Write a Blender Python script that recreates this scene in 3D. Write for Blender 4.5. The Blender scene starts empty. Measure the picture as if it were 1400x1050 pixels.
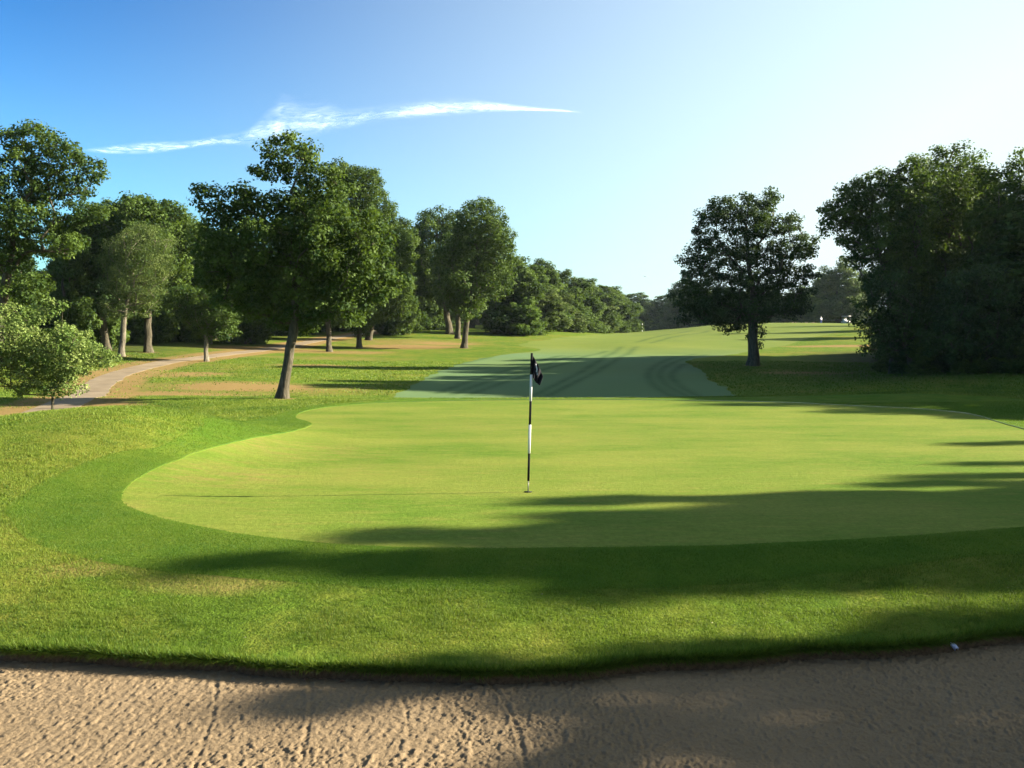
import bpy, math, random
import numpy as np
from mathutils import Vector

SC = bpy.context.scene
COL = SC.collection
R = math.radians
rng = np.random.default_rng(11)

# ------------------------------------------------------------------ camera, sky, sun, exposure
F = 1361.0                      # focal length in pixels of the 1400 px wide photograph
CAMZ = 2.3
PITCH = math.atan((525 - 462) / F)
cam = bpy.data.objects.new('camera', bpy.data.cameras.new('camera'))
COL.objects.link(cam)
cam.location = (0, 0, CAMZ)
cam.rotation_euler = (R(90) - PITCH, 0, 0)
cam.data.sensor_width = 36.0
cam.data.lens = 36.0 * F / 1400
cam.data.clip_start = 0.1
cam.data.clip_end = 20000
SC.camera = cam

SUN_EL = R(20.8)
SUN_AZ = R(83.7)                # measured from the view direction (+Y) towards +X
w = bpy.data.worlds.new('World'); SC.world = w; w.use_nodes = True
nt = w.node_tree; nt.nodes.clear()
sky = nt.nodes.new('ShaderNodeTexSky'); sky.sky_type = 'NISHITA'; sky.sun_disc = False
sky.sun_elevation = SUN_EL; sky.sun_rotation = SUN_AZ
sky.altitude = 150; sky.air_density = 1.0; sky.dust_density = 1.0; sky.ozone_density = 2.5
bg = nt.nodes.new('ShaderNodeBackground'); bg.inputs['Strength'].default_value = 0.05
wo = nt.nodes.new('ShaderNodeOutputWorld')
m1 = nt.nodes.new('ShaderNodeVectorMath'); m1.operation = 'SCALE'; m1.inputs['Scale'].default_value = .16
gm = nt.nodes.new('ShaderNodeGamma'); gm.inputs['Gamma'].default_value = 1.9
m2 = nt.nodes.new('ShaderNodeVectorMath'); m2.operation = 'MULTIPLY'; m2.inputs[1].default_value = (3.8, 7.0, 7.4)
nt.links.new(sky.outputs[0], m1.inputs[0]); nt.links.new(m1.outputs[0], gm.inputs['Color']); nt.links.new(gm.outputs[0], m2.inputs[0]); 
# the sky whitens towards the low sun
tc = nt.nodes.new('ShaderNodeTexCoord'); dt = nt.nodes.new('ShaderNodeVectorMath'); dt.operation = 'DOT_PRODUCT'
dt.inputs[1].default_value = (math.sin(SUN_AZ) * math.cos(SUN_EL), math.cos(SUN_AZ) * math.cos(SUN_EL), math.sin(SUN_EL)); nt.links.new(tc.outputs['Generated'], dt.inputs[0])
mr = nt.nodes.new('ShaderNodeMapRange'); mr.interpolation_type = 'SMOOTHSTEP'; mr.inputs['From Min'].default_value = -.34; mr.inputs['From Max'].default_value = .76; nt.links.new(dt.outputs['Value'], mr.inputs['Value'])
# and towards the horizon
sx_ = nt.nodes.new('ShaderNodeSeparateXYZ'); nt.links.new(tc.outputs['Generated'], sx_.inputs[0])
mh = nt.nodes.new('ShaderNodeMapRange'); mh.inputs['From Min'].default_value = .42; mh.inputs['From Max'].default_value = .0; mh.inputs['To Min'].default_value = -.10; mh.inputs['To Max'].default_value = .30; mh.interpolation_type = 'SMOOTHSTEP'; nt.links.new(sx_.outputs['Z'], mh.inputs['Value'])
ma = nt.nodes.new('ShaderNodeMath'); ma.operation = 'ADD'; ma.use_clamp = True; nt.links.new(mr.outputs[0], ma.inputs[0]); nt.links.new(mh.outputs[0], ma.inputs[1])
mp = nt.nodes.new('ShaderNodeMath'); mp.operation = 'POWER'; mp.inputs[1].default_value = 1.25; nt.links.new(ma.outputs[0], mp.inputs[0])
mw = nt.nodes.new('ShaderNodeMix'); mw.data_type = 'RGBA'; mw.inputs[7].default_value = (3.10, 3.74, 3.76, 1); nt.links.new(mp.outputs[0], mw.inputs[0]); nt.links.new(m2.outputs[0], mw.inputs[6]); nt.links.new(mw.outputs[2], bg.inputs['Color']); nt.links.new(bg.outputs[0], wo.inputs['Surface'])

sd = bpy.data.lights.new('sun', 'SUN'); sd.energy = 5.0; sd.angle = R(0.55); sd.color = (1.0, 0.91, 0.70)
sun = bpy.data.objects.new('sun', sd); COL.objects.link(sun)
sdir = Vector((math.sin(SUN_AZ) * math.cos(SUN_EL), math.cos(SUN_AZ) * math.cos(SUN_EL), math.sin(SUN_EL)))
sun.rotation_euler = sdir.to_track_quat('Z', 'Y').to_euler()
sun.location = (60, 10, 40)

SC.view_settings.view_transform = 'Standard'
SC.view_settings.look = 'None'
SC.view_settings.exposure = 2.6
SC.view_settings.gamma = 1.0
SC.view_settings.use_curve_mapping = False
SC.cycles.max_bounces = 6
SC.cycles.transparent_max_bounces = 8

# ------------------------------------------------------------------ numpy noise
def _hash(i, j, s):
    n = (i.astype(np.int64) * 374761393 + j.astype(np.int64) * 668265263 + s * 1442695041) & 0xffffffff
    n = ((n ^ (n >> 13)) * 1274126177) & 0xffffffff
    n = (n ^ (n >> 16)) & 0xffffff
    return n / float(0xffffff)
def vnoise(x, y, s=0):
    x = np.asarray(x, float); y = np.asarray(y, float)
    i = np.floor(x); j = np.floor(y); u = x - i; v = y - j
    u = u * u * (3 - 2 * u); v = v * v * (3 - 2 * v)
    a = _hash(i, j, s); b = _hash(i + 1, j, s); c = _hash(i, j + 1, s); d = _hash(i + 1, j + 1, s)
    return (a * (1 - u) + b * u) * (1 - v) + (c * (1 - u) + d * u) * v
def fbm(x, y, s=0, o=4):
    t = 0; a = 0.5; n = 0
    for k in range(o):
        t = t + a * vnoise(x * 2 ** k, y * 2 ** k, s + k * 17); n += a; a *= 0.5
    return t / n
def sstep(x, a, b):
    t = np.clip((np.asarray(x, float) - a) / (b - a), 0, 1)
    return t * t * (3 - 2 * t)

# ------------------------------------------------------------------ terrain
PK = np.array([(-400, .8), (-50, .75), (-2, .75), (1, .65), (3, .25), (5, -.30), (6.5, -.46), (8.3, -.45), (9.5, -.30), (11, -.08), (13, 0),
               (16, 0.0), (26, 0.0), (36.5, 0.03), (38, -.03), (42, -.24), (46, -.12), (53, .12), (60, .32), (80, .95), (100, 1.56),
               (130, 2.5), (170, 3.55), (210, 4.35), (240, 4.30), (300, 3.2), (420, 1.5), (900, 0), (6000, 0)], float)
def _pchip(xk, yk):
    h = np.diff(xk); d = np.diff(yk) / h
    m = np.zeros(len(xk)); m[0] = d[0]; m[-1] = d[-1]
    for i in range(1, len(xk) - 1):
        if d[i - 1] * d[i] > 0:
            w1 = 2 * h[i] + h[i - 1]; w2 = h[i] + 2 * h[i - 1]
            m[i] = (w1 + w2) / (w1 / d[i - 1] + w2 / d[i])
    def f(x):
        x = np.clip(x, xk[0], xk[-1] - 1e-6)
        i = np.clip(np.searchsorted(xk, x, side='right') - 1, 0, len(h) - 1)
        t = (x - xk[i]) / h[i]
        return ((2*t**3 - 3*t**2 + 1) * yk[i] + (t**3 - 2*t**2 + t) * h[i] * m[i]
                + (-2*t**3 + 3*t**2) * yk[i+1] + (t**3 - t**2) * h[i] * m[i+1])
    return f
prof = _pchip(PK[:, 0], PK[:, 1])
def bump(X, Y, cx, cy, h, sxl, sxr, sy):
    sx = np.where(X < cx, sxl, sxr)
    return h * np.exp(-0.5 * (((X - cx) / sx) ** 2 + ((Y - cy) / sy) ** 2))
def zt(X, Y):
    X = np.asarray(X, float); Y = np.asarray(Y, float)
    z = prof(Y)
    z = z + bump(X, Y, -7.9, 19.8, .90, 3.4, 1.6, 3.3)          # mound left of the green
    z = z + bump(X, Y, 27, 45, .95, 9, 30, 6.5)                 # mound right behind the green
    z = z - bump(X, Y, -15.5, 29.5, .62, 9, 3.6, 3.4)
    z = z + bump(X, Y, -14, 47, .22, 6, 5, 5)
    z = z + bump(X, Y, -40, 85, 1.0, 40, 14, 25)
    z = z + bump(X, Y, -14, 150, 1.35, 60, 16, 28)
    z = z + bump(X, Y, 55, 190, 1.0, 18, 60, 40)
    q = X / np.maximum(Y, 20)
    z = z - 1.15 * np.exp(-0.5 * ((q - .105) / .05) ** 2) * sstep(Y, 90, 200) * (1 - sstep(Y, 260, 400))
    far = sstep(Y, 40, 75)
    z = z + far * (fbm(X / 14, Y / 14, 5, 2) - .5) * .35
    z = z + (fbm(X / 5, Y / 5, 9, 2) - .5) * .05 * sstep(np.hypot(X, Y - 24), 13, 20)
    return z

cp, sp_ = math.cos(PITCH), math.sin(PITCH)
def ray(px, py):
    x = (px - 700) / F; y = -(py - 525) / F
    return np.array((x, cp + y * sp_, -sp_ + y * cp))
def ground(px, py, tmax=260):
    """point of the terrain seen at a pixel of the photograph"""
    d = ray(px, py); d = d / d[1]
    t = np.concatenate([np.arange(5, 60, .05), np.arange(60, tmax, .25)])
    P = d[None, :] * t[:, None]; z = zt(P[:, 0], P[:, 1])
    below = np.nonzero(P[:, 2] + CAMZ <= z)[0]
    k = below[0] if len(below) else int(np.argmin(P[:, 2] + CAMZ - z))
    return float(P[k, 0]), float(t[k]), float(z[k])
def at(px, py, D):
    d = ray(px, py); d = d / d[1] * D
    return float(d[0]), float(D), float(d[2] + CAMZ)

def smooth_closed(pts, n=8):
    pts = np.array(pts, float); N = len(pts); out = []
    for i in range(N):
        p0, p1, p2, p3 = pts[i - 1], pts[i], pts[(i + 1) % N], pts[(i + 2) % N]
        for k in range(n):
            t = k / n
            out.append(0.5 * ((2*p1) + (-p0 + p2)*t + (2*p0 - 5*p1 + 4*p2 - p3)*t*t + (-p0 + 3*p1 - 3*p2 + p3)*t**3))
    return np.array(out)
def smooth_open(pts, n=8):
    pts = [pts[0]] + list(pts) + [pts[-1]]; pts = np.array(pts, float); out = []
    for i in range(1, len(pts) - 2):
        p0, p1, p2, p3 = pts[i - 1], pts[i], pts[i + 1], pts[i + 2]
        for k in range(n):
            t = k / n
            out.append(0.5 * ((2*p1) + (-p0 + p2)*t + (2*p0 - 5*p1 + 4*p2 - p3)*t*t + (-p0 + 3*p1 - 3*p2 + p3)*t**3))
    out.append(pts[-2]); return np.array(out)
def dist_line(X, Y, poly, closed):
    d = np.full(X.shape, 1e9)
    n = len(poly)
    for i in range(n if closed else n - 1):
        a = poly[i]; b = poly[(i + 1) % n]; e = b - a; L = float(e @ e) + 1e-12
        t = np.clip(((X - a[0]) * e[0] + (Y - a[1]) * e[1]) / L, 0, 1)
        d = np.minimum(d, np.hypot(X - a[0] - t * e[0], Y - a[1] - t * e[1]))
    return d
def sdf(X, Y, poly):
    X = np.asarray(X, float); Y = np.asarray(Y, float)
    d = dist_line(X, Y, poly, True); ins = np.zeros(X.shape, bool); n = len(poly)
    for i in range(n):
        a = poly[i]; b = poly[(i + 1) % n]
        if a[1] == b[1]: continue
        c = ((a[1] > Y) != (b[1] > Y)) & (X < (b[0] - a[0]) * (Y - a[1]) / (b[1] - a[1]) + a[0])
        ins ^= c
    return np.where(ins, -d, d)
G2 = lambda pts: [ground(*p)[:2] for p in pts]

bunker_poly = smooth_closed(G2([(-220, 868), (0, 889), (120, 893), (250, 900), (400, 908), (600, 917), (750, 914), (900, 903), (1050, 892), (1200, 880), (1400, 861), (1650, 830)])
                            + [(9, 8.5), (8.5, 4.5), (3, 1.6), (-3, 1.4), (-8.5, 4)], 8)
green_poly = smooth_closed(G2([(169, 690), (173, 668), (205, 645), (262, 622), (330, 603), (395, 591), (424, 582), (422, 577), (404, 571), (418, 562), (470, 554.5), (560, 549.5), (700, 547),
                              (900, 547), (1060, 550), (1170, 555), (1260, 559.5), (1325, 566), (1365, 577), (1420, 593), (1560, 640), (1700, 690), (1560, 710),
                              (1400, 722), (1200, 737), (1000, 746), (800, 750.5), (640, 751), (500, 748), (400, 741), (300, 727), (215, 708)]), 6)
collar_poly = smooth_closed(G2([(8, 710), (22, 682), (70, 652), (150, 622), (250, 595), (330, 576), (400, 561), (450, 552.5), (530, 546.5)])
                            + [(-4.2, 38.6), (0, 38.9), (6, 38.9), (11, 38.4), (15.2, 37.2), (18, 34), (19.5, 28), (20, 20), (17, 12.5)]
                            + G2([(1560, 740), (1400, 758), (1200, 780), (1000, 797), (800, 805), (600, 806), (420, 800), (250, 785), (120, 762), (45, 738)]), 6)
fair_poly = smooth_closed([(-4.9, 41.2)] + G2([(560, 530), (590, 513), (630, 497), (675, 487), (740, 478)])
                          + [(1.0, 100), (9, 130), (17, 170), (24, 215), (40, 222), (60, 215), (63, 185), (50, 150), (34, 115), (21, 88)]
                          + G2([(945, 492), (960, 508), (980, 525), (1003, 538)]) + [(9.0, 41.0), (5, 40.0), (0, 39.8)], 6)
path_c = G2([(40, 562), (95, 549), (128, 531), (170, 509), (225, 496), (275, 489), (340, 481), (400, 472), (450, 463), (500, 455), (525, 449)])
path_c = [(-17.5, 22.5), (-16.2, 27)] + path_c[1:]
path_line = smooth_open(path_c, 6)

# ------------------------------------------------------------------ mesh + tagging helpers
def tag(o, label=None, cat=None, group=None, kind=None):
    if label: o['label'] = label
    if cat: o['category'] = cat
    if group: o['group'] = group
    if kind: o['kind'] = kind
    return o
def mesh_np(name, V, faces_flat, sizes, mat=None, smooth=False, attrs=None, parent=None, loc=None):
    me = bpy.data.meshes.new(name)
    V = np.asarray(V, np.float32); ff = np.asarray(faces_flat, np.int32); sz = np.asarray(sizes, np.int32)
    me.vertices.add(len(V)); me.vertices.foreach_set('co', V.ravel())
    me.loops.add(len(ff)); me.loops.foreach_set('vertex_index', ff)
    me.polygons.add(len(sz)); st = np.concatenate([[0], np.cumsum(sz)[:-1]]).astype(np.int32)
    me.polygons.foreach_set('loop_start', st)
    me.polygons.foreach_set('loop_total', sz)
    if smooth: me.polygons.foreach_set('use_smooth', np.ones(len(sz), bool))
    for k, a in (attrs or {}).items():
        at_ = me.attributes.new(k, 'FLOAT', 'POINT'); at_.data.foreach_set('value', np.asarray(a, np.float32))
    me.update(calc_edges=True)
    if mat: me.materials.append(mat)
    o = bpy.data.objects.new(name, me); COL.objects.link(o)
    if parent: o.parent = parent
    if loc is not None: o.location = loc
    return o
def empty(name, loc):
    o = bpy.data.objects.new(name, None); COL.objects.link(o); o.location = loc; o.empty_display_size = .3
    return o

class MB:
    """collects tubes, boxes and plates into one mesh"""
    def __init__(s): s.v = []; s.f = []
    def tube(s, pts, rad, n=8, cap=True):
        pts = [Vector(p) for p in pts]; base = len(s.v)
        for i, p in enumerate(pts):
            d = (pts[min(i + 1, len(pts) - 1)] - pts[max(i - 1, 0)]).normalized()
            u = d.orthogonal().normalized() if abs(d.z) < .9 else Vector((1, 0, 0)); u = (u - d * u.dot(d)).normalized(); v = d.cross(u)
            for k in range(n):
                a = 2 * math.pi * k / n; s.v.append(p + (u * math.cos(a) + v * math.sin(a)) * rad[i])
        for i in range(len(pts) - 1):
            for k in range(n):
                a = base + i * n + k; b = base + i * n + (k + 1) % n
                s.f.append((a, b, b + n, a + n))
        if cap:
            s.f.append(tuple(base + k for k in reversed(range(n)))); s.f.append(tuple(base + (len(pts) - 1) * n + k for k in range(n)))
    def box(s, c, h, rz=0):
        b = len(s.v); ca, sa = math.cos(rz), math.sin(rz)
        for dz in (-1, 1):
            for dx, dy in ((-1, -1), (1, -1), (1, 1), (-1, 1)):
                x, y = dx * h[0], dy * h[1]
                s.v.append(Vector((c[0] + x * ca - y * sa, c[1] + x * sa + y * ca, c[2] + dz * h[2])))
        for q in ((3, 2, 1, 0), (4, 5, 6, 7), (0, 1, 5, 4), (1, 2, 6, 5), (2, 3, 7, 6), (3, 0, 4, 7)): s.f.append(tuple(b + i for i in q))
    def build(s, name, mat, parent=None, smooth=False):
        o = mesh_np(name, np.array([tuple(v) for v in s.v]), [i for f in s.f for i in f], [len(f) for f in s.f], mat, smooth, parent=parent)
        return o

# ------------------------------------------------------------------ materials
def new_mat(name):
    m = bpy.data.materials.new(name); m.use_nodes = True; n = m.node_tree; n.nodes.clear()
    out = n.nodes.new('ShaderNodeOutputMaterial'); return m, n, out
def N(n, t, **k):
    x = n.nodes.new(t)
    for a, b in k.items(): setattr(x, a, b)
    return x
def L(n, a, b): n.links.new(a, b)
def noise(n, scale, detail=4, rough=.55, vec=None, dist=0):
    x = N(n, 'ShaderNodeTexNoise'); x.inputs['Scale'].default_value = scale; x.inputs['Detail'].default_value = detail
    x.inputs['Roughness'].default_value = rough; x.inputs['Distortion'].default_value = dist
    if vec is not None: L(n, vec, x.inputs['Vector'])
    return x.outputs['Fac']
def ramp(n, fac, stops):
    x = N(n, 'ShaderNodeValToRGB'); e = x.color_ramp.elements
    e[0].position, e[0].color = stops[0][0], (*stops[0][1], 1); e[1].position, e[1].color = stops[-1][0], (*stops[-1][1], 1)
    for p, c in stops[1:-1]:
        q = e.new(p); q.color = (*c, 1)
    L(n, fac, x.inputs['Fac']); return x.outputs['Color']
def mix(n, fac, a, b, mode='MIX'):
    x = N(n, 'ShaderNodeMix', data_type='RGBA', blend_type=mode)
    for s, v in ((0, fac), (6, a), (7, b)):
        if hasattr(v, 'links'): L(n, v, x.inputs[s])
        else: x.inputs[s].default_value = v if s == 0 else (*v, 1)
    return x.outputs[2]
def math_(n, op, a, b=None, c=None):
    x = N(n, 'ShaderNodeMath', operation=op)
    for i, v in enumerate((a, b, c)):
        if v is None: continue
        if hasattr(v, 'links'): L(n, v, x.inputs[i])
        else: x.inputs[i].default_value = v
    return x.outputs[0]
def attr(n, name): 
    x = N(n, 'ShaderNodeAttribute'); x.attribute_name = name; return x.outputs['Fac']
def bumpn(n, h, strength, dist, normal=None):
    x = N(n, 'ShaderNodeBump'); x.inputs['Strength'].default_value = strength; x.inputs['Distance'].default_value = dist
    L(n, h, x.inputs['Height'])
    if normal is not None: L(n, normal, x.inputs['Normal'])
    return x.outputs['Normal']
def principled(n, out, color, rough=.9, normal=None, spec=.3, metal=0.0):
    p = N(n, 'ShaderNodeBsdfPrincipled')
    if hasattr(color, 'links'): L(n, color, p.inputs['Base Color'])
    else: p.inputs['Base Color'].default_value = (*color, 1)
    p.inputs['Roughness'].default_value = rough; p.inputs['Specular IOR Level'].default_value = spec; p.inputs['Metallic'].default_value = metal
    if normal is not None: L(n, normal, p.inputs['Normal'])
    L(n, p.outputs[0], out.inputs['Surface']); return p
def simple(name, color, rough=.7, spec=.4, var=0.12, scale=30):
    m, n, out = new_mat(name)
    geo = N(n, 'ShaderNodeTexCoord').outputs['Object']
    f = noise(n, scale, 3, .6, geo)
    c = ramp(n, f, [(.3, tuple(v * (1 - var) for v in color)), (.7, tuple(min(1, v * (1 + var)) for v in color))])
    principled(n, out, c, rough, bumpn(n, f, .1, .01), spec); return m

def pos(n): return N(n, 'ShaderNodeNewGeometry').outputs['Position']
def stretch(n, v, s):
    x = N(n, 'ShaderNodeMapping'); x.inputs['Scale'].default_value = s; L(n, v, x.inputs['Vector']); return x.outputs[0]

def grass_ground(name, lo, hi, dryc, fine, bumpd, dry_amt=.5, bstr=.8):
    m, n, out = new_mat(name); P = pos(n)
    big = noise(n, .22, 4, .6, P); med = noise(n, 1.7, 5, .65, P); fin = noise(n, fine, 3, .7, P)
    c = mix(n, math_(n, 'MULTIPLY_ADD', med, 1.6, -.3), lo, hi)
    f2 = ramp(n, math_(n, 'ADD', math_(n, 'MULTIPLY', big, .6), math_(n, 'MULTIPLY', med, .4)), [(.46, (0, 0, 0)), (.64, (1, 1, 1))])
    c = mix(n, math_(n, 'MULTIPLY', f2, dry_amt), c, dryc)
    c = mix(n, .35, c, ramp(n, fin, [(.25, (.45, .45, .45)), (.75, (1.5, 1.5, 1.5))]), 'MULTIPLY')
    return m, n, out, c, bumpn(n, fin, bstr, bumpd)
# rough: with dry and bare patches where the attribute says so
m, n, out, c, nb = grass_ground('rough_grass', (.040, .080, .008), (.092, .130, .016), (.150, .125, .026), 22, .03, .65, 1.0)
P = pos(n)
bare = attr(n, 'bare'); bn = noise(n, 1.1, 6, .7, stretch(n, P, (.45, 1, 1)))
bf = ramp(n, math_(n, 'MULTIPLY', bare, math_(n, 'ADD', bn, .35)), [(.34, (0, 0, 0)), (.62, (1, 1, 1))])
c = mix(n, bf, c, mix(n, noise(n, 5, 4, .7, P), (0.144, 0.092, 0.036), (0.202, 0.144, 0.057)))
duff_shade = attr(n, 'duff_shade')
c = mix(n, math_(n, 'MULTIPLY', duff_shade, math_(n, 'ADD', .3, noise(n, .5, 5, .6, P))), c, mix(n, noise(n, 6, 4, .7, P), (0.016, 0.026, 0.009), (0.045, 0.046, 0.018)))  # leaf litter, its colour also darkened to paint deeper shade under the woods
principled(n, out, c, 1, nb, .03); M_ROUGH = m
m, n, out, c, nb = grass_ground('collar_grass', (.036, .082, .008), (.072, .120, .012), (.115, .130, .020), 60, .015, .5, .9)
principled(n, out, c, 1, nb, .03); M_COLLAR = m
# putting surface
m, n, out = new_mat('green_turf'); P = pos(n)
a = noise(n, .35, 4, .6, stretch(n, P, (.6, 1.2, 1))); b = noise(n, 2.6, 5, .7, stretch(n, P, (.5, 1.6, 1))); d = noise(n, 120, 2, .6, P)
c = mix(n, ramp(n, a, [(.36, (0, 0, 0)), (.62, (1, 1, 1))]), (.074, .122, .014), (.126, .150, .026))
c = mix(n, math_(n, 'MULTIPLY', ramp(n, b, [(.5, (0, 0, 0)), (.72, (1, 1, 1))]), .75), c, (0.144, 0.144, 0.031))
c = mix(n, .5, c, ramp(n, d, [(.2, (.6, .6, .6)), (.8, (1.4, 1.4, 1.4))]), 'MULTIPLY')
g3 = noise(n, 6, 5, .75, stretch(n, P, (.35, 1.5, 1))); c = mix(n, .55, c, ramp(n, g3, [(.3, (.72, .76, .6)), (.7, (1.25, 1.2, 1.3))]), 'MULTIPLY')
g2 = noise(n, 14, 4, .75, P); c = mix(n, .75, c, ramp(n, g2, [(.25, (.62, .66, .5)), (.75, (1.32, 1.3, 1.4))]), 'MULTIPLY')
tan = attr(n, 'tan'); tn = noise(n, 3.2, 5, .7, stretch(n, P, (.5, 1, 1)))
c = mix(n, math_(n, 'MULTIPLY', tan, ramp(n, tn, [(.42, (0, 0, 0)), (.7, (1, 1, 1))])), c, (0.173, 0.121, 0.044))
principled(n, out, c, .85, bumpn(n, math_(n, 'ADD', d, math_(n, 'MULTIPLY', g2, 2.5)), .6, .008), .04); M_GREEN = m
# dewy fairway
m, n, out = new_mat('fairway_grass'); P = pos(n)
a = noise(n, .15, 4, .6, P); b = noise(n, 1.6, 5, .65, P); d = noise(n, 45, 2, .6, P)
c = mix(n, ramp(n, a, [(.3, (0, 0, 0)), (.7, (1, 1, 1))]), (0.075, 0.105, 0.014), (0.110, 0.130, 0.020))
c = mix(n, math_(n, 'MULTIPLY', ramp(n, b, [(.5, (0, 0, 0)), (.75, (1, 1, 1))]), .3), c, (0.13, 0.135, 0.03))
c = mix(n, .3, c, ramp(n, d, [(.2, (.6, .6, .6)), (.8, (1.4, 1.4, 1.4))]), 'MULTIPLY')
dew = attr(n, 'dew')
c = mix(n, math_(n, 'MULTIPLY', dew, .8), c, (.078, .136, .074))
c = mix(n, math_(n, 'MULTIPLY', attr(n, 'track'), .6), c, (.016, .044, .014))
principled(n, out, c, 1, bumpn(n, d, .4, .01), .04); M_FAIR = m
# soil of the bunker face
m, n, out = new_mat('lip_soil'); P = pos(n)
f = noise(n, 25, 5, .7, P)
principled(n, out, ramp(n, f, [(.3, (.05, .035, .02)), (.7, (.13, .09, .055))]), .95, bumpn(n, f, 1, .03), .1); M_SOIL = m
# sand
m, n, out = new_mat('bunker_sand'); P = pos(n)
a = noise(n, 1.3, 4, .6, P); f = noise(n, 60, 4, .7, P); g = noise(n, 260, 2, .6, P)
c = mix(n, a, (.130, .092, .055), (.190, .139, .088))
c = mix(n, .5, c, ramp(n, f, [(.25, (.62, .6, .58)), (.75, (1.35, 1.35, 1.35))]), 'MULTIPLY')
c = mix(n, ramp(n, g, [(.62, (0, 0, 0)), (.75, (1, 1, 1))]), c, (.21, .165, .12))
principled(n, out, c, .95, bumpn(n, math_(n, 'ADD', g, math_(n, 'MULTIPLY', f, 2)), .7, .006), .1); M_SAND = m
# concrete path
m, n, out = new_mat('path_concrete'); P = pos(n)
f = noise(n, 1.0, 5, .65, P); g = noise(n, 40, 3, .6, P)
c = mix(n, ramp(n, f, [(.35, (0, 0, 0)), (.7, (1, 1, 1))]), (.140, .104, .066), (.200, .155, .105))
c = mix(n, math_(n, 'MULTIPLY', attr(n, 'joint'), .8), c, (.05, .04, .03))
principled(n, out, c, .9, bumpn(n, g, .3, .004), .2); M_PATH = m
# bark
def bark(name, lo, hi):
    m, n, out = new_mat(name); O = N(n, 'ShaderNodeTexCoord').outputs['Object']
    f = noise(n, 9, 6, .7, stretch(n, O, (1, 1, .25)), .6); g = noise(n, 3, 3, .6, O)
    c = ramp(n, f, [(.32, tuple(v * .4 for v in lo)), (.5, lo), (.72, hi)])
    c = mix(n, math_(n, 'MULTIPLY', g, .35), c, (0.046, 0.055, 0.027))
    principled(n, out, c, .95, bumpn(n, f, 1.0, .06), .1); return m
BARK = bark('oak_bark', (0.060, 0.049, 0.037), (0.124, 0.104, 0.078))
BARK_PALE = bark('pale_bark', (0.120, 0.101, 0.078), (0.212, 0.184, 0.147))
# leaves
def leafmat(name, lo, hi, tl=.35, rough=.7):
    m, n, out = new_mat(name)
    t = attr(n, 'tint')
    c = mix(n, t, lo, hi)
    p = N(n, 'ShaderNodeBsdfPrincipled'); L(n, c, p.inputs['Base Color']); p.inputs['Roughness'].default_value = rough; p.inputs['Specular IOR Level'].default_value = .15
    tr = N(n, 'ShaderNodeBsdfTranslucent'); L(n, mix(n, .35, c, (0.178, 0.271, 0.021)), tr.inputs['Color'])
    s = N(n, 'ShaderNodeMixShader'); s.inputs[0].default_value = tl
    L(n, p.outputs[0], s.inputs[1]); L(n, tr.outputs[0], s.inputs[2]); L(n, s.outputs[0], out.inputs['Surface']); return m
LEAF = {'oak': leafmat('oak_leaves', (.008, .027, .005), (.066, .103, .016), .28),
        'light': leafmat('light_leaves', (.026, .062, .010), (.105, .160, .026), .35),
        'young': leafmat('young_leaves', (.055, .100, .018), (.200, .245, .075), .35),
        'olive': leafmat('olive_leaves', (.026, .050, .012), (.100, .128, .036), .3),
        'dark': leafmat('dark_leaves', (.006, .022, .006), (.034, .065, .014), .18)}
BLADE = leafmat('grass_blade', (.026, .070, .006), (.175, .215, .028), .4, .6)
BLADE_C = leafmat('collar_blade', (.030, .080, .007), (.130, .185, .018), .4, .6)

# ------------------------------------------------------------------ the ground, split along the outlines of green, collar, fairway, path and bunker
def axis(parts):
    out = [parts[0][0]]
    for (a, b, s0, s1) in parts:
        x = a; 
        while x < b - 1e-6:
            t = (x - a) / (b - a); s = s0 * (s1 / s0) ** t; x = min(b, x + s); out.append(x)
        if out[-1] - out[-2] < s1 * .3 and len(out) > 2: out.pop(-2)
    return np.array(out)
xp = axis([(0, 22, .22, .26), (22, 80, .3, 1.6), (80, 400, 2, 20), (400, 1400, 30, 200)])
gx = np.concatenate([-xp[::-1][:-1], xp])
gy = axis([(-300, -10, 60, 3), (-10, 4, 1.5, .3), (4, 48, .2, .22), (48, 110, .25, .8), (110, 260, .9, 2.2), (260, 700, 4, 30), (700, 1800, 50, 200)])
GX, GY = np.meshgrid(gx, gy)
GZ = zt(GX, GY)
def nearfield(poly, closed=True, half=None):
    f = np.full(GX.shape, 50.0); pad = 3
    lo = poly.min(0) - pad; hi = poly.max(0) + pad
    ix = np.nonzero((gx >= lo[0]) & (gx <= hi[0]))[0]; iy = np.nonzero((gy >= lo[1]) & (gy <= hi[1]))[0]
    s = np.ix_(iy, ix)
    f[s] = sdf(GX[s], GY[s], poly) if half is None else dist_line(GX[s], GY[s], poly, False) - half
    return f
REG = [('bunker', nearfield(bunker_poly)), ('green', nearfield(green_poly)), ('collar', nearfield(collar_poly)),
       ('fairway', nearfield(fair_poly)), ('path', nearfield(path_line, half=.72))]
jig = (fbm(GX * 1.6, GY * 1.6, 201, 2) - .5)
REG[0][1][...] += jig * .16; REG[1][1][...] += jig * .06; REG[2][1][...] += (fbm(GX * 1.1, GY * 1.1, 205, 2) - .5) * .22; REG[3][1][...] += (fbm(GX * .5, GY * .5, 206, 2) - .5) * .8; REG[4][1][...] += (fbm(GX * .8, GY * .8, 207, 2) - .5) * .25
names = [r[0] for r in REG] + ['rough']
FS = np.stack([r[1] for r in REG])
ny, nx = GX.shape
sg = FS < 0
c00 = sg[:, :-1, :-1]; c10 = sg[:, :-1, 1:]; c01 = sg[:, 1:, :-1]; c11 = sg[:, 1:, 1:]
same = (c00 == c10) & (c00 == c01) & (c00 == c11)
first = np.full((ny - 1, nx - 1), len(REG)); mixed = np.zeros((ny - 1, nx - 1), bool); done = np.zeros((ny - 1, nx - 1), bool)
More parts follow.
